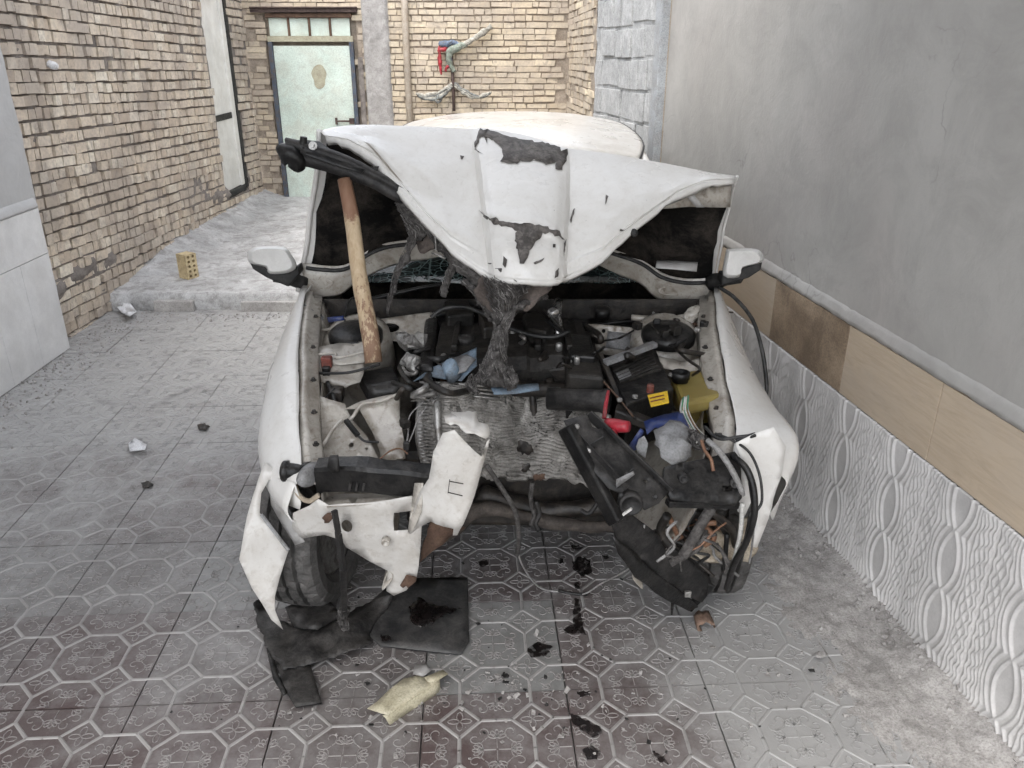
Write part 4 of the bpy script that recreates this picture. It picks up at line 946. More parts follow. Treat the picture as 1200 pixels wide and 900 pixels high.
plate('bare_patch', [(563, 150), (568, 149), (590, 158), (620, 164), (650, 170), (665, 174), (664, 184), (659, 199), (651, 198), (652, 190), (640, 193), (628, 188), (610, 188), (606, 192), (586, 189), (590, 183), (587, 172), (578, 164), (564, 160), (556, 175), (561, 178), (556, 172), (559, 160)], on_hood, M['torn'], hood, step=7, thick=.0008, rag=1.5)
plate('bare_patch', [(561, 246), (572, 254), (590, 259), (612, 262), (634, 264), (652, 269), (662, 281), (648, 274), (636, 273), (627, 284), (620, 297), (614, 309), (609, 309), (607, 297), (603, 282), (606, 271), (596, 266), (578, 263), (570, 257)], on_hood, M['torn'], hood, step=7, thick=.0008, rag=1.8)
for ol in ([(539, 182), (544, 183), (541, 187)], [(556, 172), (562, 178), (567, 181), (560, 178)], [(625, 308), (638, 302), (634, 307), (627, 310)], [(651, 318), (655, 314), (654, 324), (650, 326)], [(648, 286), (651, 286), (651, 290), (648, 290)], [(672, 245), (674, 244), (669, 262), (668, 258)], [(710, 228), (713, 230), (709, 240)], [(661, 285), (664, 280), (661, 300)], [(727, 268), (732, 270), (726, 271)], [(590, 300), (594, 304), (592, 314), (589, 310)]):
    plate('chip', ol, on_hood, M['torn'], hood, step=6, thick=.0006, rag=.6)
# ------------------------------------------------------------------ engine bay
def topbox(name, quad, z, depth, mat, parent, bevel=.008, skew=V((0, 0, 0))):
    """box whose top is the quad of pixels at height z"""
    P = [qz(x, y, z) for x, y in quad]; b = MB(); b.poly([p + V((0, 0, -depth)) + skew for p in P], -skew + V((0, 0, depth))); return b.build(name, mat, parent, bevel=bevel)
# engine and its cover
b = MB(); b.box((0, 2.76, .62), (.56, .34, .36)); b.crumple(.02, 7); eng = b.build('engine', M['grime'], car, bevel=.015)
b = MB(); g = []
for Y, z in ((2.99, .80), (2.97, .835), (2.90, .85), (2.78, .85), (2.66, .845), (2.60, .83), (2.575, .79), (2.57, .70)):
    g.append([V((x * 1.0, Y + .02 * math.sin(x * 9), z + .006 * (1 if abs(((x + .3) * 8) % 1 - .5) < .3 else -.4) - (.03 if abs(x) > .265 else 0))) for x in [-.275 + .55 * k / 44 for k in range(45)]])
b.grid(g); cov = b.build('engine_cover', M['engine'], eng, smooth=False, solid=.006)
for px, py, r in ((545, 400, .034), (600, 392, .014), (655, 408, .012), (520, 421, .010), (676, 424, .010)):
    b = MB(); b.lathe(qz(px, py, .852), (0, 0, 1), [(-.01, r), (.012, r), (.018, r * .85), (.02, r * .5), (.014, r * .3), (.014, .002)], 20); b.build('filler_cap' if r > .03 else 'bolt', M['blk2'] if r > .03 else M['alu'], eng, smooth=True)
for x in (-.2, -.06, .09, .2):
    b = MB(); b.box((x, 2.76, .862), (.022, .28, .022)); b.build('cover_rib', M['engine'], eng, bevel=.005)
topbox('timing_cover', [(498, 372), (514, 370), (508, 430), (490, 428)], .86, .30, M['blk'], eng, .015)
b = MB(); b.tube([V((-.25, 2.55, .74)), V((-.05, 2.53, .75)), V((.15, 2.54, .74)), V((.26, 2.58, .72))], .028, 10, smooth_steps=5); b.build('intake_pipe', M['grime'], eng, smooth=True)
for k in range(7):
    x = -.22 + .07 * k; b = MB(); b.tube([V((x, 2.56, .77)), V((x + .01, 2.52, .72)), V((x + .02, 2.50, .62))], .012 + .004 * (k % 2), 8, smooth_steps=3); b.build('branch_pipe', M['grime'] if k % 3 else M['rust'], eng, smooth=True)
# air box, throttle parts
ab = topbox('air_box', [(660, 384), (694, 386), (708, 442), (664, 438)], .845, .22, M['engine'], car, .012)
topbox('air_box_lid', [(664, 390), (692, 392), (698, 418), (668, 416)], .868, .03, M['blk'], ab, .008)
b = MB(); b.tube(Q([(655, 352, 2.9), (652, 372, 2.84), (655, 395, 2.78)]), [.016, .02, .02], 10, smooth_steps=3); b.build('throttle_body', M['chrome'], car, smooth=True)
b = MB(); b.lathe(q(648, 366, 2.78), (0, -1, .3), [(0, .022), (.02, .022), (.025, .012), (.03, .002)], 14); b.build('throttle_valve', M['chrome'], car, smooth=True)
b = MB(); b.lathe(q(703, 470, 2.36), (1, -.25, .06), [(-.17, .036), (0, .036), (.012, .041), (.03, .041), (.034, .030), (.014, .028)], 18); b.build('air_duct', M['blk2'], car, smooth=True)
for k, ol in enumerate(([(612, 368), (630, 362), (650, 378), (640, 388), (618, 384)], [(560, 365), (590, 360), (596, 380), (566, 384)], [(520, 352), (548, 350), (556, 366), (524, 370)])):
    topbox('bracket', ol, .90, .10, M['grime'] if k % 2 else M['engine'], eng, .01)
# crumpled thermostat housing and pipes on the engine's end
b = MB(); b.tube(Q([(470, 395, 2.72), (482, 402, 2.66), (495, 398, 2.62)]), [.02, .03, .024], 9, smooth_steps=4); b.crumple(.016, 34); b.build('thermostat_housing', M['alu'], car)
b = MB(); b.tube(Q([(474, 420, 2.55), (486, 426, 2.52), (494, 432, 2.50)]), [.018, .026, .016], 9, smooth_steps=4); b.crumple(.016, 36, 3); b.build('alternator_bracket', M['alu'], car)
for pts in ([(470, 430, 2.5), (478, 438, 2.48), (487, 437, 2.47), (492, 426, 2.5)], [(505, 372, 2.85), (520, 362, 2.86), (545, 360, 2.85), (572, 370, 2.8)], [(596, 384, 2.7), (620, 392, 2.68), (648, 395, 2.66), (668, 388, 2.68)]):
    cable('hose', pts, .008, M['wire_b'] if pts[0][0] > 500 else M['alu'], car)
# battery
bt = topbox('battery', [(711, 426), (766, 403), (790, 455), (734, 474)], .805, .17, M['blk'], car, .008)
topbox('battery_lid', [(716, 430), (764, 410), (776, 432), (726, 448)], .815, .012, M['engine'], bt, .004)
topbox('sticker', [(759, 463), (782, 458), (784, 471), (763, 476)], .818, .004, M['yellow'], bt, 0)
for k in range(2): topbox('sticker_print', [(761.5 + k * .8, 466 + 4 * k), (778 + k * .8, 462.3 + 4 * k), (778.3 + k * .8, 463.4 + 4 * k), (761.8 + k * .8, 467.1 + 4 * k)], .8195, .001, M['dullred'], bt, 0)
b = MB(); b.lathe(qz(762, 457, .812), (0, 0, 1), [(-.01, .012), (.016, .012), (.02, .008), (.02, .001)], 12); b.build('terminal', M['dullred'], bt)
b = MB(); b.bar(q(709, 425, 2.52), q(768, 403, 2.62), .028, .018); b.build('battery_clamp', M['grey_pl'], bt, bevel=.003)
b = MB(); b.bar(q(703, 415, 2.58), q(735, 490, 2.30), .018, .014); b.build('support_rod', M['grime'], car, bevel=.003)
b = MB(); b.bar(q(720, 482, 2.30), q(768, 500, 2.26), .05, .03); b.crumple(.008, 20); b.build('tray_edge', M['grime'], car, bevel=.006)
# coolant tank
tk = topbox('coolant_tank', [(786, 437), (838, 429), (852, 462), (800, 472)], .785, .05, M['tank'], car, .014)
topbox('tank_base', [(789, 441), (836, 433), (848, 463), (804, 471)], .74, .10, M['tank'], tk, .012)
b = MB(); b.lathe(qz(797, 447, .787), (0, 0, 1), [(0, .026), (.012, .026), (.013, .031), (.034, .031), (.036, .026), (.030, .018), (.026, .002)], 22); b.build('tank_cap', M['blk'], tk, smooth=True)
topbox('fuse_box', [(834, 470), (852, 466), (856, 508), (836, 512)], .70, .08, M['blk'], car, .006)
# washer parts, blue sheet, grey headlamp shells on the broken side
plate('blue_sheet', [(752, 494), (800, 482), (806, 500), (790, 506), (765, 502), (757, 510)], lin((752, 494, 2.22), (800, 482, 2.26), (790, 506, 2.16)), M['deepblue'], car, crumple=.01)
plate('blue_sheet', [(739, 522), (751, 503), (755, 506), (748, 528), (738, 530)], 2.10, M['deepblue'], car, crumple=.008)
plate('lamp_shell', [(768, 500), (800, 494), (812, 512), (810, 538), (782, 542), (770, 520)], lin((768, 500, 2.16), (800, 494, 2.18), (782, 542, 2.06)), M['grey_pl'], car, crumple=.03, cscale=14)
plate('lamp_shell', [(742, 524), (756, 506), (762, 518), (758, 536), (744, 534)], 2.07, M['grey_pl'], car, crumple=.02, cscale=18)
plate('lamp_shell', [(772, 516), (798, 514), (806, 534), (788, 545), (774, 540)], lin((772, 516, 2.09), (798, 514, 2.08), (788, 545, 2.03)), M['grey_pl'], car, crumple=.03, cscale=20, seed=5)
b = MB(); b.tube(Q([(710, 496, 2.12), (722, 499, 2.10), (737, 500, 2.08)]), [.016, .021, .016], 12, smooth_steps=3); b.build('red_canister', M['red'], car, smooth=True)
b = MB(); b.tube(Q([(708, 490, 2.18), (710, 474, 2.22), (713, 458, 2.26)]), [.007, .006, .005], 8); b.build('red_rod', M['red'], car, smooth=True)
b = MB(); b.tube(Q([(716, 504, 2.08), (720, 512, 2.07)]), .012, 8); b.build('red_canister', M['red'], car, smooth=True)
# left side of the bay (picture left): relay, fuse box, looms, brackets
b = MB(); b.box(q(383, 424, 2.62), (.036, .03, .04)); b.build('red_relay', M['dullred'], car, bevel=.005)
b = MB(); b.box(q(383, 437, 2.60), (.026, .026, .05)); b.build('relay_socket', M['blk'], car, bevel=.004)
topbox('black_fuse_box', [(420, 436), (460, 428), (470, 448), (430, 454)], .735, .06, M['blk2'], car, .008)
plate('fuse_box_cover', [(430, 452), (466, 444), (468, 462), (438, 468)], lin((430, 452, 2.44), (466, 444, 2.46), (438, 468, 2.42)), M['blk'], car, thick=.004, crumple=.002)
plate('inner_bracket', [(404, 478), (422, 470), (462, 462), (467, 466), (474, 538), (448, 540), (436, 505), (420, 478)], lin((404, 478, 2.40), (465, 464, 2.43), (474, 538, 2.30)), M['paint_in'], car, crumple=.012, holes=[circ(414, 521 - 40, 3)])
plate('inner_bracket', [(372, 462), (404, 474), (430, 512), (446, 540), (378, 540), (370, 500)], lin((372, 462, 2.44), (446, 540, 2.26), (378, 540, 2.24)), M['paint_in'], car, crumple=.014, seed=4, holes=[circ(413, 521, 3), circ(431, 527, 1.6)])
cable('white_pipe', [(378, 522, 2.24), (398, 494, 2.34), (412, 490, 2.36), (424, 474, 2.38), (446, 470, 2.39), (466, 462, 2.41)], .006, M['paint_in'], car)
b = MB(); b.bar(q(405, 492, 2.33), q(420, 511, 2.29), .016, .014); b.build('connector', M['blk'], car, bevel=.003)
cable('loom', [(384, 448, 2.56), (392, 470, 2.46), (388, 484, 2.44), (402, 490, 2.38)], .007, M['wire_b'], car); cable('loom', [(420, 511, 2.29), (428, 517, 2.28), (444, 518, 2.28)], .004, M['wire_b'], car)
cable('loom', [(350, 434, 2.56), (372, 437, 2.58), (405, 437, 2.56), (428, 432, 2.56), (445, 427, 2.55)], .005, M['wire_b'], car)
cable('loom', [(412, 398, 2.76), (404, 380, 2.88), (410, 352, 3.02), (424, 346, 3.05)], .004, M['wire_b'], car)
for pts, m in (([(497, 470, 2.34), (480, 488, 2.34), (478, 512, 2.30), (474, 524, 2.28)], 'wire_g'), ([(500, 476, 2.32), (490, 492, 2.3), (482, 512, 2.28), (475, 526, 2.27)], 'wire_g'), ([(445, 538, 2.22), (458, 528, 2.24), (470, 526, 2.26), (478, 532, 2.24)], 'wire_brown'), ([(392, 455, 2.5), (380, 470, 2.46), (396, 480, 2.42), (400, 494, 2.36)], 'wire_b')):
    cable('loom', pts, .0025, M[m], car)
b = MB(); b.box(q(394, 462, 2.52), (.05, .05, .05)); b.crumple(.012, 25); b.build('horn', M['grime'], car, bevel=.01)
plate('blue_tag', [(383, 372), (402, 370), (404, 375), (385, 378)], 2.86, M['deepblue'], car)
plate('torn_corner', [(352, 352), (362, 358), (374, 366), (366, 380), (358, 374), (352, 384), (348, 366)], lin((352, 352, 3.00), (374, 366, 2.95), (352, 384, 2.88)), M['paint_in'], car, crumple=.02, cscale=16)
plate('torn_corner', [(355, 356), (380, 372), (376, 388), (362, 382)], 2.92, M['grey_pl'], car, crumple=.015, cscale=20)
b = MB(); b.bar(q(352, 389, 2.85), q(392, 385, 2.88), .014, .006); b.build('hinge_arm', M['paint_in'], car)
plate('torn_corner', [(828, 348), (842, 345), (848, 352), (838, 364), (830, 378), (822, 366)], lin((828, 348, 3.0), (848, 352, 2.96), (830, 378, 2.9)), M['paint_in'], car, crumple=.02, cscale=16)
for k, pts in enumerate(([(740, 372, 2.96), (770, 374, 2.94), (800, 372, 2.95), (826, 364, 2.97)], [(752, 382, 2.93), (790, 378, 2.93), (822, 382, 2.92)], [(765, 366, 2.98), (784, 384, 2.92), (810, 388, 2.9)])):
    cable('brake_pipe', pts, (.012, .009, .005)[k], M[('paint_in', 'rust', 'wire_g')[k]], car)
b = MB(); b.lathe(q(706, 366, 2.98), (0, -.3, 1), [(-.02, .03), (.015, .03), (.02, .022), (.022, .003)], 16); b.build('fluid_cap', M['blk'], car, smooth=True)
b = MB(); b.tube(Q([(805, 378, 2.92), (812, 368, 2.95), (820, 364, 2.97)]), [.015, .028, .02], 10, smooth_steps=4); b.crumple(.012, 30); b.build('wiper_motor', M['paint_in'], car)

for k in range(34):
    px, py = R.choice(((R.uniform(505, 700), R.uniform(368, 446)), (R.uniform(690, 830), R.uniform(372, 440)), (R.uniform(462, 520), R.uniform(400, 470))))
    pts = []
    for j in range(4):
        pts.append(qz(px, py, R.uniform(.83, .885) if j in (1, 2) else R.uniform(.76, .84))); px += R.uniform(-22, 26); py += R.uniform(-12, 16)
    cable('hose', pts, R.choice((.003, .004, .005, .008, .011)), M[R.choice(('wire_b', 'grime', 'blk2', 'blk', 'grime', 'alu'))], car, n=6, steps=6)
for k in range(26):
    px, py = R.choice(((R.uniform(500, 700), R.uniform(425, 450)), (R.uniform(640, 720), R.uniform(395, 450)), (R.uniform(470, 500), R.uniform(440, 540)), (R.uniform(740, 840), R.uniform(372, 392))))
    b = MB(); sz = R.uniform(.012, .035); b.box(qz(px, py, R.uniform(.70, .80) if py > 395 else .88), (sz, sz * R.uniform(.6, 1.5), sz * R.uniform(.6, 1.4)), Matrix.Rotation(R.uniform(0, 3), 3, 'Z')); b.crumple(.004, 40, k); b.build('bracket', M[R.choice(('grime', 'alu', 'blk2', 'blk', 'engine', 'rust'))], eng, bevel=.004)
plate('inner_shelf', [(360, 408), (398, 402), (430, 400), (434, 416), (426, 424), (400, 428), (366, 424)], lin((360, 408, 2.72), (430, 400, 2.74), (400, 428, 2.62)), M['paint_in'], car, crumple=.008, cscale=14)
plate('inner_shelf', [(366, 424), (400, 428), (426, 424), (424, 446), (402, 456), (372, 450)], lin((366, 424, 2.63), (426, 424, 2.64), (402, 456, 2.56)), M['paint_in'], car, crumple=.012, cscale=14)
cable('pressed_bead', [(366, 416, 2.655), (392, 414, 2.66), (396, 419, 2.64), (428, 412, 2.66)], .005, M['paint_in'], car)
plate('inner_shelf', [(772, 418), (800, 424), (836, 418), (834, 430), (804, 437), (776, 432)], lin((772, 418, 2.66), (836, 418, 2.68), (804, 437, 2.60)), M['paint_in'], car, crumple=.006, cscale=14)
# ---- radiator, bent round the blow
ct = [[(498, 451, 2.46), (530, 452, 2.42), (570, 458, 2.47), (620, 462, 2.54), (660, 458, 2.50), (698, 474, 2.38), (716, 500, 2.30)],
      [(495, 480, 2.40), (528, 482, 2.36), (568, 486, 2.42), (618, 490, 2.50), (662, 490, 2.46), (700, 505, 2.33), (718, 525, 2.27)],
      [(494, 515, 2.34), (528, 518, 2.30), (568, 520, 2.36), (616, 524, 2.44), (662, 526, 2.40), (700, 535, 2.30), (716, 548, 2.25)],
      [(498, 548, 2.29), (530, 552, 2.26), (570, 556, 2.30), (614, 562, 2.36), (660, 560, 2.34), (698, 572, 2.27), (714, 580, 2.23)]]
g = surf([[q(*p) for p in r] for r in ct], 14, 30); b = MB(); nr = len(g)
for i in range(nr):
    for j in range(len(g[0])):
        p = g[i][j]; ph = i / nr * 30 + 1.1 * noise.noise(p * 9) + .7 * noise.noise(p * 22)
        g[i][j] = p + V((0, -.0055, .0015)) * math.sin(2 * math.pi * ph) + noise.noise_vector(p * 8) * .016 + noise.noise_vector(p * 24) * .006
b.grid(g); rad = b.build('radiator', M['fins'], car, smooth=True, solid=.012, offset=-1)
b = MB(); b.tube(Q([(497, 448, 2.44), (494, 480, 2.38), (493, 515, 2.32), (500, 548, 2.26)]), [.016, .018, .018, .014], 10, smooth_steps=5); b.build('end_tank', M['alu'], rad, smooth=True)
for k in range(24):
    t = k / 23; a = V((499, 452, 0)).lerp(V((497, 545, 0)), t); x = a.x - 6 * math.sin(math.pi * t); Y = 2.43 - .16 * t
    b = MB(); b.bar(q(x - 3, a.y, Y - .022), q(x + 16, a.y + 1, Y - .024), .004, .005); b.build('fin', M['alu'], rad)
for k, (x0, y0) in enumerate(((500, 448), (500, 452), (502, 456.5), (504, 461))):
    b = MB(); b.tube(Q([(x0, y0, 2.45), (540, y0 + 2, 2.42), (585, y0 + 6, 2.44)]), .0055, 6, smooth_steps=3); b.build('cooling_tube', M['alu'], rad, smooth=True)
b = MB(); b.tube(Q([(512, 470, 2.34), (514, 510, 2.29), (520, 545, 2.25)]), .012, 10, smooth_steps=3); b.build('drier_tube', M['alu'], rad, smooth=True)
for ol in ([(608, 515), (622, 520), (626, 530), (612, 534), (604, 526)], [(612, 545), (622, 543), (624, 552), (614, 554)]):
    plate('oil_blot', ol, lambda x, y: 2.335, M['grime'], rad, step=6, rag=2, crumple=.01)
plate('rust_blot', [(626, 556), (640, 555), (641, 561), (628, 563)], 2.28, M['rust'], rad, step=6, rag=1.5, crumple=.006)
# blue-grey plastics lying on the radiator
plate('blue_panel', [(482, 449), (508, 432), (535, 420), (560, 406), (560, 430), (540, 448), (500, 442)], lin((482, 449, 2.44), (560, 406, 2.52), (540, 448, 2.40)), M['blue'], car, crumple=.012, thick=.003)
b = MB(); b.lathe(q(529, 434, 2.40), (-.3, -.4, 1), [(-.03, .026), (.02, .028), (.03, .02), (.032, .002)], 12); b.crumple(.008, 25); b.build('blue_canister', M['blue'], car, smooth=True)
plate('blue_panel', [(575, 452), (600, 450), (632, 451), (634, 458), (605, 461), (580, 462)], lin((575, 452, 2.40), (632, 451, 2.44), (605, 461, 2.38)), M['blue'], car, crumple=.01, thick=.004)
plate('blue_panel', [(520, 428), (548, 416), (560, 422), (546, 438), (526, 442)], lin((520, 428, 2.43), (560, 422, 2.45), (546, 438, 2.39)), M['grey_pl'], car, crumple=.015, thick=.003)

# ---- frayed material hanging from the hood nose
def fray(name, path, rad_, n_f, mat, spread_=1.0, lobes=(), parent=car):
    n_f = int(n_f * 1.7)
    b = MB(); ps, rs = crom([q(*p) for p in path], 8, list(rad_))
    b.tube(ps, [r_ * .8 for r_ in rs], 24)
    for i, v in enumerate(b.v):
        p = V(v); b.v[i] = tuple(p + noise.noise_vector(V((p.x * 40, p.y * 40, p.z * 9))) * .016 + noise.noise_vector(V((p.x * 150, p.y * 150, p.z * 16))) * .011)
    for k in range(n_f):
        i = R.randrange(0, len(ps) - 6); a = R.uniform(0, 6.28); L = R.randrange(4, min(12, len(ps) - i)); pts = []
        for j in range(0, L, 2):
            rr = rs[i + j] * (.84 + .28 * R.random()) * spread_; aa = a + j * .10
            pts.append(ps[i + j] + V((math.cos(aa) * rr, math.sin(aa) * rr, 0)) + V((R.uniform(-1, 1), R.uniform(-1, 1), R.uniform(-1, 1))) * .004)
        if len(pts) > 1: b.tube(pts, [R.uniform(.0007, .0018)] * (len(pts) - 1) + [.0005], 4, cap=False, mi=R.choice((0, 0, 0, 1)))
    return b.build(name, [mat, M['fibre_pale']], parent, smooth=True)
fray('frayed_column', [(600, 318, 2.58), (594, 338, 2.56), (588, 360, 2.54), (588, 385, 2.50), (583, 410, 2.46), (578, 430, 2.42), (574, 450, 2.38)], (.095, .066, .036, .022, .026, .040, .050), 560, M['fibre'], 1.0)
fray('frayed_foot', [(594, 428, 2.42), (598, 445, 2.37), (600, 456, 2.36)], (.012, .020, .012), 120, M['fibre'])
fray('frayed_foot', [(556, 440, 2.38), (552, 452, 2.36), (558, 460, 2.34)], (.013, .016, .008), 100, M['fibre'])
fray('frayed_strand', [(541, 327, 2.60), (556, 342, 2.58), (570, 360, 2.55), (578, 376, 2.52)], (.008, .012, .014, .018), 30, M['fibre'])
fray('frayed_strand', [(588, 384, 2.49), (602, 364, 2.52), (620, 353, 2.55), (640, 346, 2.60)], (.02, .014, .011, .016), 30, M['fibre'])
fray('frayed_strand', [(492, 262, 2.74), (478, 292, 2.74), (466, 320, 2.74), (459, 345, 2.74), (456, 366, 2.74)], (.018, .012, .009, .007, .006), 24, M['fibre'])
fray('frayed_strand', [(532, 300, 2.66), (526, 318, 2.66), (522, 334, 2.66), (520, 347, 2.66)], (.014, .011, .010, .012), 20, M['fibre'])
fray('frayed_clump', [(470, 236, 2.78), (484, 246, 2.77), (492, 262, 2.76), (488, 280, 2.75)], (.020, .048, .05, .022), 90, M['fibre'])
fray('frayed_clump', [(500, 262, 2.72), (514, 282, 2.70), (530, 300, 2.66), (548, 318, 2.62), (570, 330, 2.58)], (.02, .024, .02, .024, .03), 80, M['fibre'])
plate('torn_felt', [(556, 322), (590, 318), (640, 324), (646, 340), (632, 352), (606, 362), (588, 366), (566, 352), (552, 338)], lin((556, 322, 2.57), (640, 324, 2.60), (590, 366, 2.52)), M['felt_brown'], car, crumple=.035, cscale=14, rag=2.5, thick=.004)
plate('torn_felt', [(484, 272), (506, 262), (520, 276), (528, 292), (508, 290), (490, 296)], lin((484, 272, 2.78), (520, 276, 2.74), (490, 296, 2.76)), M['felt_brown'], car, crumple=.02, cscale=16, rag=2)
b = MB(); b.tube(Q([(510, 276, 2.66), (511, 292, 2.66), (506, 296, 2.65), (522, 303, 2.63)]), .0035, 6); b.build('latch_wire', M['alu'], car, smooth=True)
# ---- torn black cross beam resting on the wooden prop
b = MB(); ps = crom([q(338, 176, 2.76), q(380, 186, 2.76), q(430, 205, 2.76), q(470, 226, 2.77), q(506, 244, 2.78)], 5); g = []
for k, p in enumerate(ps):
    t = k / (len(ps) - 1); h = .040 - .012 * t; d = .05
    g.append([p + V((0, 0, h)), p + V((0, -d * .5, h * .9)), p + V((0, -d * .55, h * .2)), p + V((0, -d * .35, 0)), p + V((0, -d * .5, -h * .2)), p + V((0, -d * .45, -h)), p + V((0, d * .2, -h * 1.05)), p + V((0, d * .5, -h * .8)), p + V((0, d * .5, h * .8)), p + V((0, 0, h))])
b.grid(g); b.crumple(.006, 16); beam = b.build('torn_beam', M['blk2'], car, smooth=True)
b = MB(); b.tube(Q([(330, 172, 2.75), (340, 180, 2.74), (348, 190, 2.74), (344, 198, 2.74)]), [.018, .036, .034, .016], 10, smooth_steps=3); b.crumple(.012, 20); b.build('beam_end', M['blk'], beam, smooth=True)
b = MB(); b.tube(Q([(355, 172, 2.75), (356, 160, 2.75)]), [.014, .012], 10); b.build('beam_stud', M['blk'], beam, bevel=.003)
b = MB(); b.lathe(q(367, 171, 2.72), (0, -1, .3), [(0, .014), (.006, .014), (.006, .007), (.012, .006), (.012, .001)], 10); b.build('bolt', M['alu'], beam)
plate('beam_flap', [(352, 164), (374, 166), (392, 178), (430, 196), (424, 204), (386, 190), (352, 180)], lin((352, 164, 2.755), (430, 196, 2.75), (386, 190, 2.71)), M['blk'], beam, crumple=.008, thick=.003)
plate('beam_flap', [(426, 196), (444, 194), (440, 208), (428, 212)], 2.77, M['blk2'], beam, crumple=.01, thick=.003)

# ---- smashed front: bumper parts and carrier
b = MB(); ps = crom([q(372, 558, 2.10), q(420, 557, 2.06), q(470, 562, 2.05), q(514, 566, 2.06)], 4)
g = [[p + V((0, .03, .045)), p + V((0, -.02, .040)), p + V((0, -.026, .030)), p + V((0, -.026, -.038)), p + V((0, -.016, -.046)), p + V((0, .03, -.046))] for p in ps]; b.grid(g); b.crumple(.004, 14); bm = b.build('front_crossbeam', M['blk'], car, smooth=False, solid=.003)
for k in range(6): b = MB(); x = 410 + 8 * k; b.bar(q(x + 1, 566, 2.03), q(x - 1, 575, 2.03), .006, .006); b.build('beam_rib', M['blk2'], bm)
b = MB(); b.lathe(q(331, 552, 2.12), (1, -.12, .02), [(0, .024), (.004, .032), (.018, .033), (.022, .026), (.06, .025), (.068, .030), (.085, .032)], 20); b.build('duct_end', M['blk'], car, smooth=True)
b = MB(); b.lathe(q(364, 556, 2.09), (1, -.5, 0), [(-.012, .05), (0, .054), (.01, .05), (.014, .03), (.014, .002)], 22, squash=.62); b.build('lamp_socket', M['grey_pl'], car, smooth=True)
plate('beam_cap', [(386, 535), (396, 534), (398, 552), (390, 554), (384, 546)], 2.03, M['blk2'], car, thick=.012)
cable('bent_trim', [(343, 562, 2.10), (350, 580, 2.06), (362, 587, 2.04), (374, 580, 2.04)], .008, M['foam'], car)
fp = plate('front_panel', [(344, 600), (362, 592), (372, 584), (385, 592), (420, 590), (484, 583), (494, 596), (492, 640), (488, 674), (478, 690), (462, 698), (454, 692), (453, 668), (430, 656), (403, 641), (399, 633), (380, 628), (356, 632), (344, 616)],
      lin((344, 600, 2.06), (490, 590, 2.0), (466, 698, 2.08)), M['paint_dirty_dim'], car, holes=[circ(406, 615, 6.5), [(462, 600), (482, 599), (481, 622), (462, 623)]], crumple=.010, cscale=9, thick=.002)
b = MB(); b.lathe(q(452, 635, 2.02), (0, -1, 0), [(-.01, .013), (.006, .013), (.008, .009), (-.004, .007), (-.004, .001)], 14); b.build('tow_eye', M['paint_in'], fp, smooth=True)
plate('rust_mark', [(377, 607), (384, 601), (392, 604), (388, 610), (380, 613)], lin((344, 600, 2.045), (490, 590, 1.985), (466, 698, 2.065)), M['rust'], fp, step=5, rag=1.6, thick=.001)
plate('rust_mark', [(478, 676), (490, 675), (488, 683), (478, 690), (470, 688)], lin((344, 600, 2.04), (490, 590, 1.98), (466, 698, 2.06)), M['rust'], fp, step=5, rag=2, thick=.003, crumple=.012, cscale=30)
plate('panel_shelf', [(374, 585), (400, 580), (480, 578), (486, 584), (420, 592), (384, 594)], lin((374, 585, 2.10), (480, 578, 2.08), (420, 592, 2.02)), M['paint_in'], fp, crumple=.004)
b = MB(); b.bar(q(391, 598, 1.99), q(396, 625, 1.985), .016, .010); b.bar(q(396, 625, 1.985), q(403, 668, 1.99), .022, .012); b.bar(q(403, 668, 1.99), q(403, 722, 2.08), .018, .010); b.crumple(.006, 12); b.build('hanging_strap', M['blk2'], car)
fray('strap_end', [(403, 712, 2.08), (402, 726, 2.10), (405, 738, 2.12)], (.014, .018, .008), 24, M['fibre'])
# standing white bumper shard
sh = plate('bumper_shard', [(520, 498), (534, 494), (566, 530), (572, 514), (575, 512), (570, 532), (540, 612), (536, 620), (531, 620), (532, 612), (520, 605), (505, 606), (492, 615), (480, 628), (478, 624), (486, 596), (494, 570), (504, 552), (508, 520)],
      lin((520, 498, 1.92), (575, 512, 1.90), (480, 628, 1.93)), M['paint_dirty_dim'], car, crumple=.006, thick=.0025, bulge=lambda x, y: V((0, -.05 * math.cos((x - 530) / 48 * 1.3) + .02 * (y > 605), 0)))
plate('shard_top', [(520, 498), (522, 489), (532, 485), (558, 482), (562, 492), (573, 498), (568, 513), (556, 509), (548, 511), (540, 502)], lin((520, 498, 1.90), (573, 498, 1.93), (548, 511, 1.88)), M['paint_dirty_dim'], sh, crumple=.018, cscale=22, thick=.002, rag=1.5)
plate('shard_tab', [(478, 624), (486, 566), (496, 566), (494, 600), (484, 622)], lin((478, 624, 1.915), (496, 566, 1.90), (494, 600, 1.89)), M['paint_in'], sh, thick=.002)
for a_, c_ in (((527, 564), (543, 567)), ((525, 577), (542, 581)), ((527, 562), (525, 578))):
    b = MB(); b.bar(q(*a_, 1.848), q(*c_, 1.848), .0025, .002); b.build('slot', M['grime'], sh)
plate('rusty_bracket', [(494, 640), (508, 612), (532, 608), (544, 618), (520, 640), (500, 652), (492, 660)], lin((494, 640, 2.06), (544, 618, 2.10), (520, 640, 2.08)), M['rust'], car, crumple=.02, cscale=16, thick=.004)
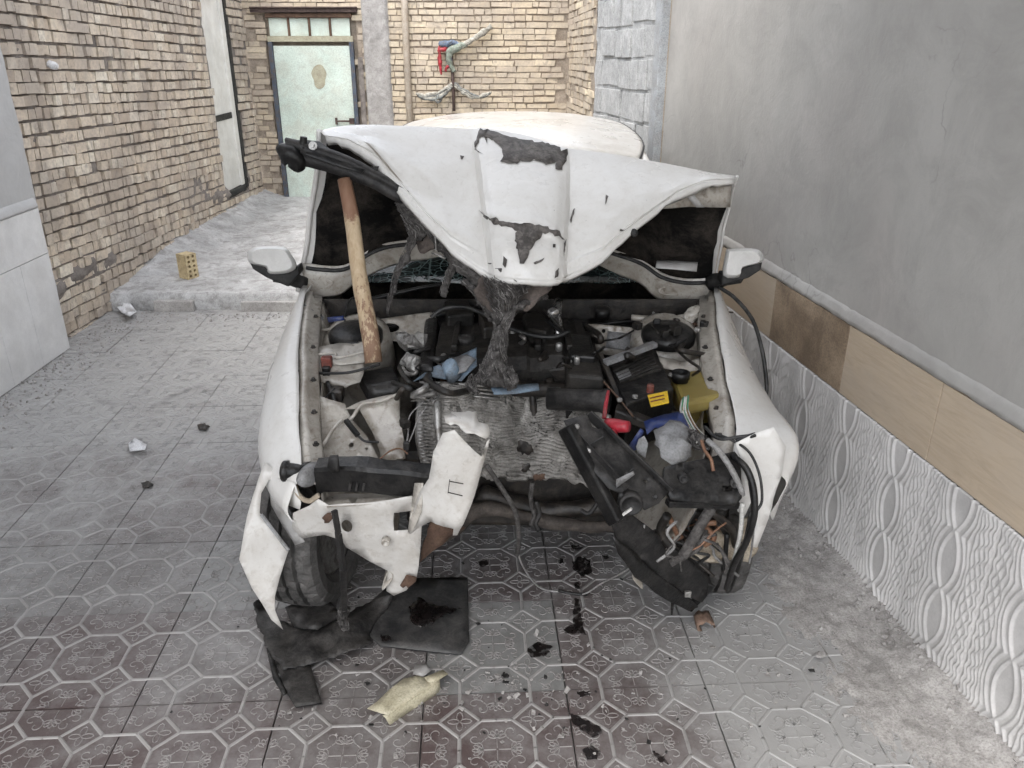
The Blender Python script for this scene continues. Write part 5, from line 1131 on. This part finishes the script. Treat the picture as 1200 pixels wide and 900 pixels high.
# rusted lower cross member
b = MB(); b.tube(Q([(500, 640, 2.22), (530, 622, 2.28), (552, 600, 2.32), (580, 597, 2.34), (612, 604, 2.36), (650, 612, 2.36), (700, 618, 2.34), (760, 622, 2.32)]), [.016, .022, .024, .024, .018, .024, .020, .02], 10, smooth_steps=6); b.crumple(.012, 14); b.build('lower_crossmember', mat_worn('rusty_grime', (0.03, 0.024, 0.02), (0.12, 0.10, 0.085), .8, 12, (0.03, 0.024, 0.02), .8, 16, .6, 60), car, smooth=True)
b = MB(); b.tube(Q([(560, 578, 2.40), (600, 590, 2.40), (650, 596, 2.40), (720, 590, 2.38)]), .035, 8, smooth_steps=4); b.crumple(.02, 12); b.build('air_dam', M['grime'], car, smooth=True)
for pts in ([(624, 566, 2.28), (622, 585, 2.28), (626, 604, 2.26), (622, 616, 2.24)], [(628, 588, 2.24), (632, 602, 2.24), (628, 614, 2.22), (632, 622, 2.2)], [(700, 590, 2.25), (690, 602, 2.24), (680, 598, 2.25)], [(570, 545, 2.2), (590, 575, 2.18), (604, 600, 2.2), (608, 630, 2.22), (606, 650, 2.28)]):
    cable('hanging_hose', pts, .008, M['fibre'] if pts[0][0] < 625 else M['blk2'], car)
cable('dangling_wire', [(606, 640, 2.28), (612, 662, 2.34), (632, 688, 2.40), (660, 694, 2.40), (684, 696, 2.38), (704, 684, 2.36), (738, 665, 2.20), (752, 640, 2.06), (755, 615, 2.0)], .0035, M['wire_g'], car, n=6)
b = MB(); b.tube(Q([(654, 692, 2.40), (672, 696, 2.39), (688, 696, 2.38)]), .006, 7, smooth_steps=3); b.build('wire_sleeve', M['blk'], car, smooth=True)
# broken black radiator carrier
cr = plate('carrier_panel', [(661, 493), (688, 485), (694, 500), (702, 503), (707, 498), (712, 506), (784, 576), (772, 590), (756, 598), (742, 586), (712, 572), (690, 545), (672, 518)], lin((661, 493, 2.06), (707, 498, 2.08), (756, 598, 1.90)), M['blk2'], car, thick=.004, crumple=.004, holes=[circ(757, 564, 2)])
b = MB(); b.bar(q(662, 500, 2.04), q(722, 612, 1.90), .03, .05); b.crumple(.006, 10); b.build('carrier_edge', M['blk'], cr, bevel=.006)
b = MB(); b.bar(q(690, 485, 2.10), q(786, 577, 1.96), .008, .03); b.build('carrier_edge', M['blk2'], cr, bevel=.002)
for a_, c_ in (((684, 528, 2.0), (708, 514, 2.02)), ((722, 570, 1.93), (744, 550, 1.95)), ((676, 508, 2.03), (735, 572, 1.92))):
    b = MB(); b.bar(q(*a_), q(*c_), .006, .016); b.build('carrier_rib', M['blk2'], cr)
plate('carrier_flap', [(722, 562), (742, 552), (744, 556), (722, 572)], 1.925, M['grey_pl'], cr, thick=.002)
b = MB(); b.lathe(q(739, 590, 1.90), (0, -1, .1), [(-.02, .032), (.01, .032), (.014, .026), (-.004, .022), (-.004, .001)], 20); b.build('lamp_bush', M['blk2'], cr, smooth=True)
low = plate('lower_beam', [(714, 604), (734, 596), (832, 676), (834, 690), (822, 706), (806, 700), (760, 664), (722, 630)], lin((714, 604, 1.93), (734, 596, 1.96), (822, 706, 2.18)), M['blk2'], car, thick=.005, crumple=.006)
plate('beam_underside', [(718, 626), (760, 664), (808, 702), (818, 711), (806, 716), (786, 706), (742, 676), (724, 650)], lin((718, 626, 1.94), (818, 711, 2.18), (742, 676, 2.0)), M['blk'], low, thick=.005, crumple=.006)
b = MB(); b.bar(q(806, 714, 2.20), q(834, 684, 2.19), .014, .03); b.build('beam_lip', M['blk'], low, bevel=.004)
b = MB(); b.box(q(806, 696, 2.12), (.022, .012, .022)); b.build('clip', M['alu'], low, bevel=.003)
b = MB(); b.tube(Q([(788, 706, 2.14), (787, 720, 2.16)]), [.006, .003], 6); b.build('clip', M['blk'], low)
plate('white_tab', [(748, 591), (757, 589), (764, 594), (762, 600), (752, 599)], 1.86, M['wire_white'], car, thick=.003, holes=[circ(756, 595, 2, n=8)])
b = MB(); b.bar(q(730, 603, 1.87), q(740, 596, 1.865), .008, .006); b.build('white_tab', M['wire_white'], car)
# headlamp carrier and looms on the broken side
hc = plate('lamp_carrier', [(779, 547), (824, 538), (842, 534), (860, 530), (868, 540), (868, 585), (862, 592), (806, 590), (784, 586), (776, 566)], lin((779, 547, 2.02), (868, 540, 2.06), (806, 590, 1.95)), M['blk'], car, thick=.02, crumple=.008, holes=[[(846, 570), (858, 570), (858, 577), (846, 577)]])
b = MB(); b.bar(q(782, 590, 1.95), q(866, 590, 1.99), .03, .022); b.crumple(.006, 14); b.build('carrier_rail', M['blk'], hc, bevel=.004)
for x, y in ((848, 592), (860, 566), (800, 560)):
    b = MB(); b.lathe(q(x, y, 1.94 + (x - 790) * .0008), (0, -1, .2), [(-.01, .014), (.012, .013), (.014, .008), (.006, .006), (.006, .001)], 12); b.build('bush', M['blk2'], hc, smooth=True)
for k in range(16):
    a = R.uniform(-1, 1); m = ('wire_green', 'wire_white', 'wire_brown', 'wire_white', 'wire_g')[k % 5]
    cable('harness_wire', [(803 + a * 4, 466 + R.uniform(-3, 3), 2.30), (802 + a * 5, 482, 2.26), (810 + a * 6, 500, 2.20), (820 + a * 7, 513, 2.14), (824 + a * 6 + R.uniform(-6, 6), 522 + R.uniform(-4, 6), 2.08)], .0026, M[m], car, n=5, steps=5)
cable('harness_wire', [(822, 516, 2.08), (826, 528, 2.05), (833, 538, 2.02), (836, 552, 2.0)], .005, M['wire_brown'], car)
fray('harness_knot', [(812, 506, 2.14), (820, 518, 2.10), (826, 526, 2.07)], (.018, .026, .014), 40, M['fibre'])
cable('grey_hose', [(829, 516, 2.08), (842, 528, 2.04), (856, 548, 2.0), (868, 572, 1.98), (870, 580, 1.98)], .009, M['wire_g'], car)
cable('black_hose', [(858, 534, 2.04), (874, 548, 2.0), (883, 572, 1.97), (884, 604, 1.95), (874, 636, 1.96), (860, 662, 2.0), (852, 690, 2.08)], .010, M['blk'], car)
cable('black_cable', [(838, 508, 2.10), (858, 516, 2.06), (878, 530, 2.02), (890, 556, 1.98), (893, 586, 1.96), (886, 600, 1.95)], .004, M['wire_b'], car)
cable('black_cable', [(826, 500, 2.14), (842, 514, 2.08), (866, 512, 2.06), (884, 510, 2.05)], .005, M['wire_b'], car)
b = MB(); b.bar(q(862, 516, 2.06), q(886, 509, 2.05), .016, .010); b.build('cable_end', M['blk'], car, bevel=.003)
cable('door_cable', [(842, 336, 2.98), (862, 350, 2.92), (882, 375, 2.84), (893, 410, 2.76), (898, 445, 2.72), (898, 464, 2.70)], .0075, M['wire_b'], car)
for k in range(26):
    x = R.uniform(770, 862); y = R.uniform(596, 640); Y = R.uniform(1.98, 2.18)
    pts = [(x, y, Y)]
    for j in range(3): x += R.uniform(-22, 26); y += R.uniform(2, 22); Y += R.uniform(-.03, .03); pts.append((min(880, max(740, x)), min(676, y), Y))
    cable('tangled_wire', pts, R.choice((.002, .003, .003, .005, .009)), M[R.choice(('wire_b', 'fibre', 'wire_g', 'wire_brown', 'grime', 'fibre'))], car, n=5, steps=5)
for pts, r, m in (([(800, 652, 1.98), (812, 632, 2.0), (824, 610, 2.02), (834, 594, 2.02)], .016, 'fibre'), ([(786, 660, 2.02), (804, 650, 2.02), (818, 640, 2.02), (826, 620, 2.04)], .012, 'fibre'), ([(782, 604, 2.04), (774, 622, 2.06), (786, 640, 2.05)], .014, 'grime'), ([(834, 600, 2.04), (856, 618, 2.06), (862, 640, 2.08)], .011, 'grime')):
    cable('torn_hose', pts, r, M[m], car, n=9)
for pts, r, m in (([(870, 590, 1.96), (868, 622, 1.97), (862, 650, 2.0), (856, 676, 2.06)], .007, 'wire_white'), ([(880, 600, 1.96), (872, 640, 1.98), (866, 668, 2.05), (858, 688, 2.1)], .005, 'wire_b'), ([(852, 626, 2.02), (850, 652, 2.04), (848, 668, 2.08)], .008, 'blk'), ([(884, 610, 1.96), (882, 636, 2.0), (878, 660, 2.05)], .003, 'wire_g')):
    cable('hanging_cable', pts, r, M[m], car)
for pts in ([(806, 636), (830, 624), (862, 628), (868, 642), (856, 656), (830, 658), (808, 648)],):
    plate('torn_foam', pts, lin((806, 636, 2.10), (862, 628, 2.12), (830, 658, 2.08)), M['foam'], car, thick=.03, crumple=.02, cscale=18, rag=2)
plate('torn_foam', [(870, 610), (884, 604), (886, 640), (876, 660), (862, 652)], 2.12, M['foam'], car, thick=.012, crumple=.015, cscale=16, rag=2)
plate('splash_panel', [(788, 600), (862, 600), (868, 630), (800, 640)], 2.24, M['grime'], car, thick=.004, crumple=.02)
plate('wing_front_edge', [(868, 540), (876, 552), (880, 590), (872, 606), (864, 600), (868, 572)], lin((868, 540, 2.07), (880, 590, 2.03), (864, 600, 2.04)), M['paint'], car, crumple=.006, thick=.002)
# hanging bumper corner at the wheel
bc_ = plate('bumper_corner', [(310, 541), (318, 546), (324, 560), (314, 562), (306, 578), (305, 602), (338, 645), (328, 674), (322, 700), (322, 716), (331, 737), (318, 727), (296, 690), (280, 655), (290, 608), (302, 562)], lin((310, 541, 2.16), (280, 655, 2.06), (331, 737, 2.02)), M['paint_dirty_dim'], car, crumple=.008, thick=.0025)
plate('corner_flap', [(313, 563), (324, 562), (336, 592), (357, 634), (346, 638), (330, 614), (318, 592)], lin((313, 563, 2.17), (336, 592, 2.12), (346, 638, 2.09)), M['paint_grey'], bc_, crumple=.006, thick=.002)
plate('lower_wing_tip', [(326, 560), (345, 566), (353, 590), (352, 598), (338, 592), (330, 578)], lin((326, 560, 2.12), (345, 566, 2.06), (352, 598, 2.05)), M['paint'], car, crumple=.004, thick=.002)
b = MB(); b.tube(Q([(306, 603, 2.10), (322, 624, 2.075), (338, 645, 2.05)]), .006, 6); b.build('corner_edge', M['grey_pl'], bc_)

plate('wing_front_face', [(862, 520), (884, 508), (906, 500), (921, 524), (916, 560), (904, 596), (888, 641), (880, 640), (884, 606), (880, 572), (872, 548)], lin((862, 520, 2.04), (921, 524, 2.055), (888, 641, 2.05)), M['paint'], car, crumple=.006, thick=.002)

for k in range(5):
    topbox('lid_groove', [(718 + k * 2.2, 434 + k * 3.2), (762 + k * 2.2, 415 + k * 3.2), (762.6 + k * 2.2, 416 + k * 3.2), (718.6 + k * 2.2, 435 + k * 3.2)], .819, .004, M['blk2'], bt, 0)
topbox('battery_label', [(722, 437), (736, 431), (740, 439), (726, 445)], .819, .003, M['grey_pl'], bt, 0)
for x, y in ((726, 470), (744, 466), (786, 440)):
    b = MB(); b.lathe(qz(x, y, .808), (0, 0, 1), [(0, .009), (.008, .009), (.010, .005), (.010, .001)], 8); b.build('bolt', M['alu'], bt)
for k in range(6):
    b = MB(); b.bar(q(668 + k * 5, 421 + k * .3, 2.62), q(670 + k * 5, 436 + k * .3, 2.54), .004, .008); b.build('box_rib', M['blk2'], ab)
for x, y, Y in ((676, 500, 2.045), (690, 528, 2.0), (735, 556, 1.935), (728, 580, 1.905), (768, 582, 1.92)):
    b = MB(); b.lathe(q(x, y, Y), (0, -.8, .6), [(0, .008), (.004, .008), (.006, .004), (.006, .001)], 8); b.build('clip', M['alu'] if x < 700 else M['blk'], cr)
cable('support_cable', [(637, 362, 2.80), (660, 388, 2.74), (690, 420, 2.62), (712, 452, 2.46), (738, 482, 2.28), (744, 490, 2.22)], .006, M['grime'], car)
cable('support_cable', [(690, 430, 2.5), (706, 446, 2.42), (726, 468, 2.32), (742, 488, 2.22)], .003, M['rust'], car)
cable('support_cable', [(640, 375, 2.78), (668, 398, 2.70), (684, 424, 2.6), (688, 448, 2.5)], .007, M['blk'], car)
# ------------------------------------------------------------------ loose things
t_ = thing('wooden_handle', q(438, 428, 2.52), 'worn wooden tool handle propping up the crumpled hood', 'wooden handle')
b = MB(); P0, P1 = q(438, 425, 2.52), q(404, 210, 2.745)
b.tube([P0.lerp(P1, k / 10) + V((.003 * math.sin(k), 0, 0)) for k in range(11)], [.029, .0295, .0285, .0275, .027, .026, .0255, .025, .0245, .024, .0235], 18)
for i, v in enumerate(b.v): b.v[i] = tuple(V(v) + noise.noise_vector(V((v[0] * 30, v[1] * 30, v[2] * 6))) * .0022)
b.build('shaft', M['wood'], t_, smooth=True)
# fallen plastic under the broken corner
def gz(z, amp=0.0, sc_=9, seed=0):
    return lambda x, y: (lambda p: qz(x, y, max(.006, z + amp * (noise.noise(p * sc_ + V((seed, 0, 0))) + .35))))(qz(x, y, 0))
o = plate('wheel_liner', [(297, 706), (304, 702), (318, 720), (345, 736), (400, 722), (440, 702), (462, 694), (450, 722), (434, 742), (436, 754), (402, 766), (366, 778), (332, 785), (314, 762), (302, 732)], gz(.022, .045, 8), M['blk2'], None, thick=.003, rag=1.2, step=6, crumple=.007, cscale=22)
tag(o, 'crumpled black wheel arch liner lying under the front tyre', 'plastic liner')
o = plate('wheel_liner', [(334, 712), (350, 706), (388, 706), (400, 722), (372, 738), (344, 736)], gz(.05, .05, 14, 4), M['blk2'], None, thick=.004)
tag(o, 'small dusty grey liner scrap lying against the front tyre', 'plastic liner')
o = plate('plastic_strip', [(324, 778), (362, 773), (370, 800), (377, 824), (346, 829), (334, 808)], gz(.014, .012, 12), M['blk2'], None, thick=.005)
tag(o, 'short dark plastic strip on the paving below the wheel arch liner', 'plastic strip')
o = plate('plastic_strip', [(312, 760), (318, 757), (326, 790), (337, 812), (332, 815), (320, 796)], gz(.016, .01, 12), M['blk'], None, thick=.004)
tag(o, 'thin curved black plastic edge beside the short dark strip', 'plastic strip')
mat_ = plate('splash_guard', [(436, 704), (452, 690), (476, 678), (548, 677), (550, 752), (540, 767), (500, 763), (446, 757), (432, 745)], gz(.012, .010, 6, 2), M['grey_mat'] if 'grey_mat' in M else mat_worn('dusty_grey_plastic', (0.035, 0.035, 0.035), (0.055, 0.054, 0.053), .5, 6, (0.014, 0.014, 0.016), .8, 7, .2, 50, dust=DUST, dust_amt=.4), None, thick=.004)
tag(mat_, 'flat dark grey plastic splash guard lying below the white front panel', 'splash guard')
M['oil'] = mat_worn('old_oil', (0.007, 0.006, 0.006), (0.016, 0.011, 0.010), .32, 20, bump=0.05)
nt = M['oil'].node_tree; pb = nt.nodes['Principled BSDF']; tn = nt.nodes.new('ShaderNodeTexNoise'); tn.inputs['Scale'].default_value = 55; tn.inputs['Detail'].default_value = 6; gp = nt.nodes.new('ShaderNodeNewGeometry'); nt.links.new(gp.outputs['Position'], tn.inputs['Vector'])
rp = nt.nodes.new('ShaderNodeValToRGB'); rp.color_ramp.elements[0].position = .36; rp.color_ramp.elements[0].color = (.35, .35, .35, 1); rp.color_ramp.elements[1].position = .56; nt.links.new(tn.outputs['Fac'], rp.inputs[0]); nt.links.new(rp.outputs[0], pb.inputs['Alpha'])   # thin, soaked-in film
plate('oil_patch', [(478, 712), (492, 700), (504, 708), (530, 712), (542, 713), (520, 720), (510, 728), (494, 735), (482, 728)], lambda x, y: qz(x, y, .030), M['oil'], mat_, step=6, rag=2, thick=.0008)
plate('oil_patch', [(446, 743), (456, 744), (458, 751), (448, 752)], lambda x, y: qz(x, y, .030), M['oil'], mat_, step=5, rag=1, thick=.0008)
t_ = thing('beige_trim', qz(476, 820), 'broken beige plastic trim piece lying on the paving in front', 'plastic trim')
M['beige'] = mat_worn('beige_plastic', (0.46, 0.42, 0.30), (0.54, 0.50, 0.38), .45, 8, (0.34, 0.30, 0.2), .6, 14, .15, 60)
plate('top_face', [(431, 830), (442, 822), (456, 808), (472, 796), (488, 792), (500, 795), (514, 792), (515, 798), (455, 838)], lambda x, y: qz(x, y, .040), M['beige'], t_, thick=.003, crumple=.003)
plate('front_flange', [(455, 838), (515, 798), (516, 808), (513, 814), (457, 851), (452, 842), (448, 838)], lambda x, y: qz(x, y, .040 - max(0, (y - (838 - (x - 455) * .667)) * .0032)), M['beige'], t_, thick=.003)
plate('tongue', [(497, 794), (519, 785), (525, 790), (510, 799), (502, 800)], lambda x, y: qz(x, y, .042), M['beige'], t_, thick=.003)
plate('clip', [(484, 790), (486, 780), (500, 778), (505, 786), (496, 793)], lambda x, y: qz(x, y, .034), M['paint_grey'], t_, thick=.004)
t_ = thing('clay_shard', qz(826, 730), 'small broken brown pot shard next to the fallen black beam', 'shard')
b = MB(); c = qz(826, 731, .02); g = [[c + V((.028 * math.cos(a), .02 * h - .02, .022 * math.sin(a) + .006 * math.sin(5 * a + h))) for a in [k * .42 for k in range(11)]] for h in range(4)]
b.grid(g); b.build('shell', mat_worn('brown_clay', (0.19, 0.12, 0.085), (0.27, 0.18, 0.13), .8, 20, (0.07, 0.05, 0.04), .7, 24, .4, 60), t_, smooth=True, solid=.005)
# hollow brick standing on the raised yard
t_ = thing('hollow_brick', qz(221, 325, .13), 'single yellow hollow brick standing on the raised yard', 'brick')
M['hollow'] = mat_worn('yellow_hollow_brick', (0.50, 0.40, 0.23), (0.60, 0.49, 0.30), .9, 12, (0.34, 0.26, 0.16), .6, 22, .5, 90)
c = qz(222, 325, .13); hb = Matrix.Rotation(math.radians(-32), 3, 'Z'); wx, wy, hz = .105, .10, .19
def hp(x, y, z): return c + hb @ V((x, y, z))
b = MB(); b.poly([hp(-wx / 2, -wy / 2, 0), hp(-wx / 2 + .004, -wy / 2, 0), hp(-wx / 2 + .004, -wy / 2, hz), hp(-wx / 2, -wy / 2, hz)], hb @ V((0, wy, 0)))
b.v = []; b.f = []; b.m = []
# shell with a face of ten holes
def face_pt(u, v): return hp(wx / 2 - .0, -wy / 2 + wy * u, hz * v)
vs = [V((0, 0)), V((1, 0)), V((1, 1)), V((0, 1))]; es = [(0, 1), (1, 2), (2, 3), (3, 0)]; hs = []
for i in range(2):
    for j in range(5):
        h = [(.29 + .42 * i + .125 * math.cos(a), .11 + .195 * j + .062 * math.sin(a)) for a in [k * math.pi / 4 for k in range(8)]]; hs.append(h); k0 = len(vs); vs += [V(p) for p in h]; es += [(k0 + k, k0 + (k + 1) % 8) for k in range(8)]
ov, _, of, _, _, _ = delaunay_2d_cdt(vs, es, [], 0, 1e-6)
fs = [tuple(t) for t in of if not any(inside(((ov[t[0]] + ov[t[1]] + ov[t[2]]) / 3), h) for h in hs)]
b.add([face_pt(v.x, v.y) for v in ov], fs)
for h in hs: b.add([face_pt(*p) for p in h] + [face_pt(*p) - hb @ V((.09, 0, 0)) for p in h], [(k, (k + 1) % 8, 8 + (k + 1) % 8, 8 + k) for k in range(8)] + [tuple(range(8, 16))])
A_ = [hp(-wx / 2, -wy / 2, 0), hp(-wx / 2, wy / 2, 0), hp(-wx / 2, wy / 2, hz), hp(-wx / 2, -wy / 2, hz)]; B_ = [hp(wx / 2, -wy / 2, 0), hp(wx / 2, wy / 2, 0), hp(wx / 2, wy / 2, hz), hp(wx / 2, -wy / 2, hz)]
b.add(A_ + B_, [(0, 1, 2, 3), (0, 4, 5, 1), (3, 2, 6, 7), (0, 3, 7, 4), (1, 5, 6, 2)]); b.build('shell', M['hollow'], t_)
# paper and scraps
M['paper'] = mat_worn('crumpled_paper', (0.66, 0.66, 0.67), (0.74, 0.74, 0.75), .8, 10, (0.5, 0.48, 0.46), .4, 14, .2, 60)
o = plate('paper_scrap', [(134, 356), (150, 352), (160, 365), (152, 371), (142, 366)], gz(.03, .05, 11), M['paper'], None, step=4, thick=.001); tag(o, 'crumpled white paper lying at the foot of the brick wall', 'paper')
o = plate('paper_scrap', [(150, 520), (158, 513), (172, 521), (170, 527), (152, 529)], gz(.012, .03, 22, 3), M['paper'], None, step=4, thick=.001); tag(o, 'small crumpled white paper alone on the grey paving', 'paper')
for k, (x, y, lab) in enumerate(((172, 568, 'dark dry leaf on the grey paving below the small white paper'), (238, 500, 'tiny brown chip on the paving closer to the car'), (962, 767, 'small grey stone chip on the cement spill'))):
    o = plate('debris_chip', [(x - 7, y - 2), (x + 2, y - 4), (x + 8, y), (x + 2, y + 4), (x - 5, y + 3)], gz(.02 if k == 2 else .008, .01, 40, k), M['concrete'] if k == 2 else M['grime'], None, step=4, thick=.004, rag=1); tag(o, lab, 'chip')
# oil drips on the paving
OIL = ['largest dark oil patch on the paving below the radiator', 'small oil drip just under the rusty cross member', 'tiny oil spot beside the largest oil patch, nearer the bumper shard', 'tiny oil spot between the largest oil patch and the fallen black beam', 'short oil drip directly below the largest oil patch', 'long thin reddish oil run in the middle of the paving', 'long slanting oil blot near the bottom edge of the photo', 'star shaped oil blot lowest in the trail', 'thin flat oil drip between the long run and the slanting blot', 'lone oil spot beside the splash guard, under the front panel', 'small slanting oil drip furthest right at the bottom edge', 'broad dull smudge on the paving right of the splash guard']
for k, ol in enumerate(([(670, 658), (680, 652), (692, 656), (694, 670), (684, 676), (672, 668)], [(668, 640), (678, 638), (684, 642), (676, 646)], [(654, 656), (660, 655), (662, 660), (656, 661)], [(705, 650), (713, 649), (715, 654), (707, 655)], [(673, 684), (678, 682), (680, 690), (675, 692)], [(671, 716), (674, 700), (679, 702), (682, 728), (688, 744), (676, 742), (662, 742), (660, 737), (672, 732)], [(668, 836), (680, 840), (704, 852), (706, 860), (694, 864), (682, 856), (670, 846)], [(682, 878), (692, 874), (704, 880), (700, 890), (688, 890)], [(676, 810), (692, 810), (692, 816), (680, 817)], [(560, 658), (570, 656), (572, 662), (563, 664)], [(764, 880), (778, 886), (784, 896), (772, 892)], [(618, 760), (630, 752), (648, 758), (640, 768), (622, 770)])):
    o = plate('oil_stain', ol, lambda x, y: qz(x, y, .0045), M['oil'], None, step=5, rag=1.3, thick=0); tag(o, OIL[k], 'oil stain', 'oil drips trailing down the paving')
# rags and hose hung on the back wall
t_ = thing('hanging_rags', q(530, 130, BW - .08), 'twisted rags and rope hung on an iron bar against the back wall', 'rags')
YB = BW - .06
b = MB(); b.tube([q(529, 62, YB), q(531, 100, YB), q(532, 130, YB)], .017, 8); b.build('iron_bar', M['iron'], t_, smooth=True)
def rag(name, pts, r, mat):
    b = MB(); b.tube([q(x, y, YB - .02) for x, y in pts], r, 9, smooth_steps=5); b.crumple(.016, 24, len(pts)); b.build(name, mat, t_, smooth=True)
rc = lambda n, a, c: mat_worn(n, a, c, .9, 30, (0.1, 0.09, 0.08), .6, 36, .5, 80)
pale = rc('pale_rag', (0.42, 0.40, 0.34), (0.55, 0.53, 0.47)); grn = rc('green_rag', (0.22, 0.27, 0.22), (0.36, 0.40, 0.34)); blu = rc('blue_rag', (0.10, 0.14, 0.22), (0.20, 0.25, 0.33)); dk = rc('grey_rope', (0.10, 0.10, 0.10), (0.34, 0.36, 0.34))
rag('pale_sleeve', [(576, 31), (566, 38), (552, 48), (540, 55)], [.03, .032, .026, .03], pale); rag('green_knot', [(546, 52), (535, 56), (526, 62), (528, 76), (532, 84)], [.03, .045, .04, .028, .02], grn)
rag('blue_scarf', [(514, 50), (522, 52), (530, 50), (538, 52)], [.02, .035, .03, .02], blu); rag('blue_scarf', [(526, 60), (528, 72), (529, 80)], [.024, .022, .014], blu)
rag('red_ribbon', [(515, 54), (515, 68), (516, 80), (518, 87)], [.016, .018, .018, .014], M['red']); rag('red_ribbon', [(516, 58), (522, 56), (523, 60)], [.02, .024, .01], M['red']); rag('red_ribbon', [(521, 84), (524, 79), (526, 77)], [.012, .018, .01], M['red'])
for k in range(4):
    rag('rope', [(530, 98 + k), (522, 104 + 2 * k), (510, 110 + 2 * k), (498, 112 + k), (488, 110)], [.016, .018, .018, .016, .012], dk if k % 2 else pale)
    rag('rope', [(533, 98 + k), (544, 106 + k), (556, 112 + k), (568, 113 - k), (576, 108)], [.014, .018, .018, .016, .01], pale if k % 2 else dk)
rag('rope', [(520, 112), (514, 120), (511, 116), (516, 108)], .014, dk)
# peg on the left wall
b = MB(); p = lw(1.0, 1, 0); pp = q(58, 75, 5.15); b.lathe(pp, (1, -.4, -.3), [(0, .022), (.03, .024), (.05, .02), (.055, .004)], 12); o = b.build('wall_peg', M['paper'], None, smooth=True); tag(o, 'small white cap stuck in the brown brick wall', 'cap')
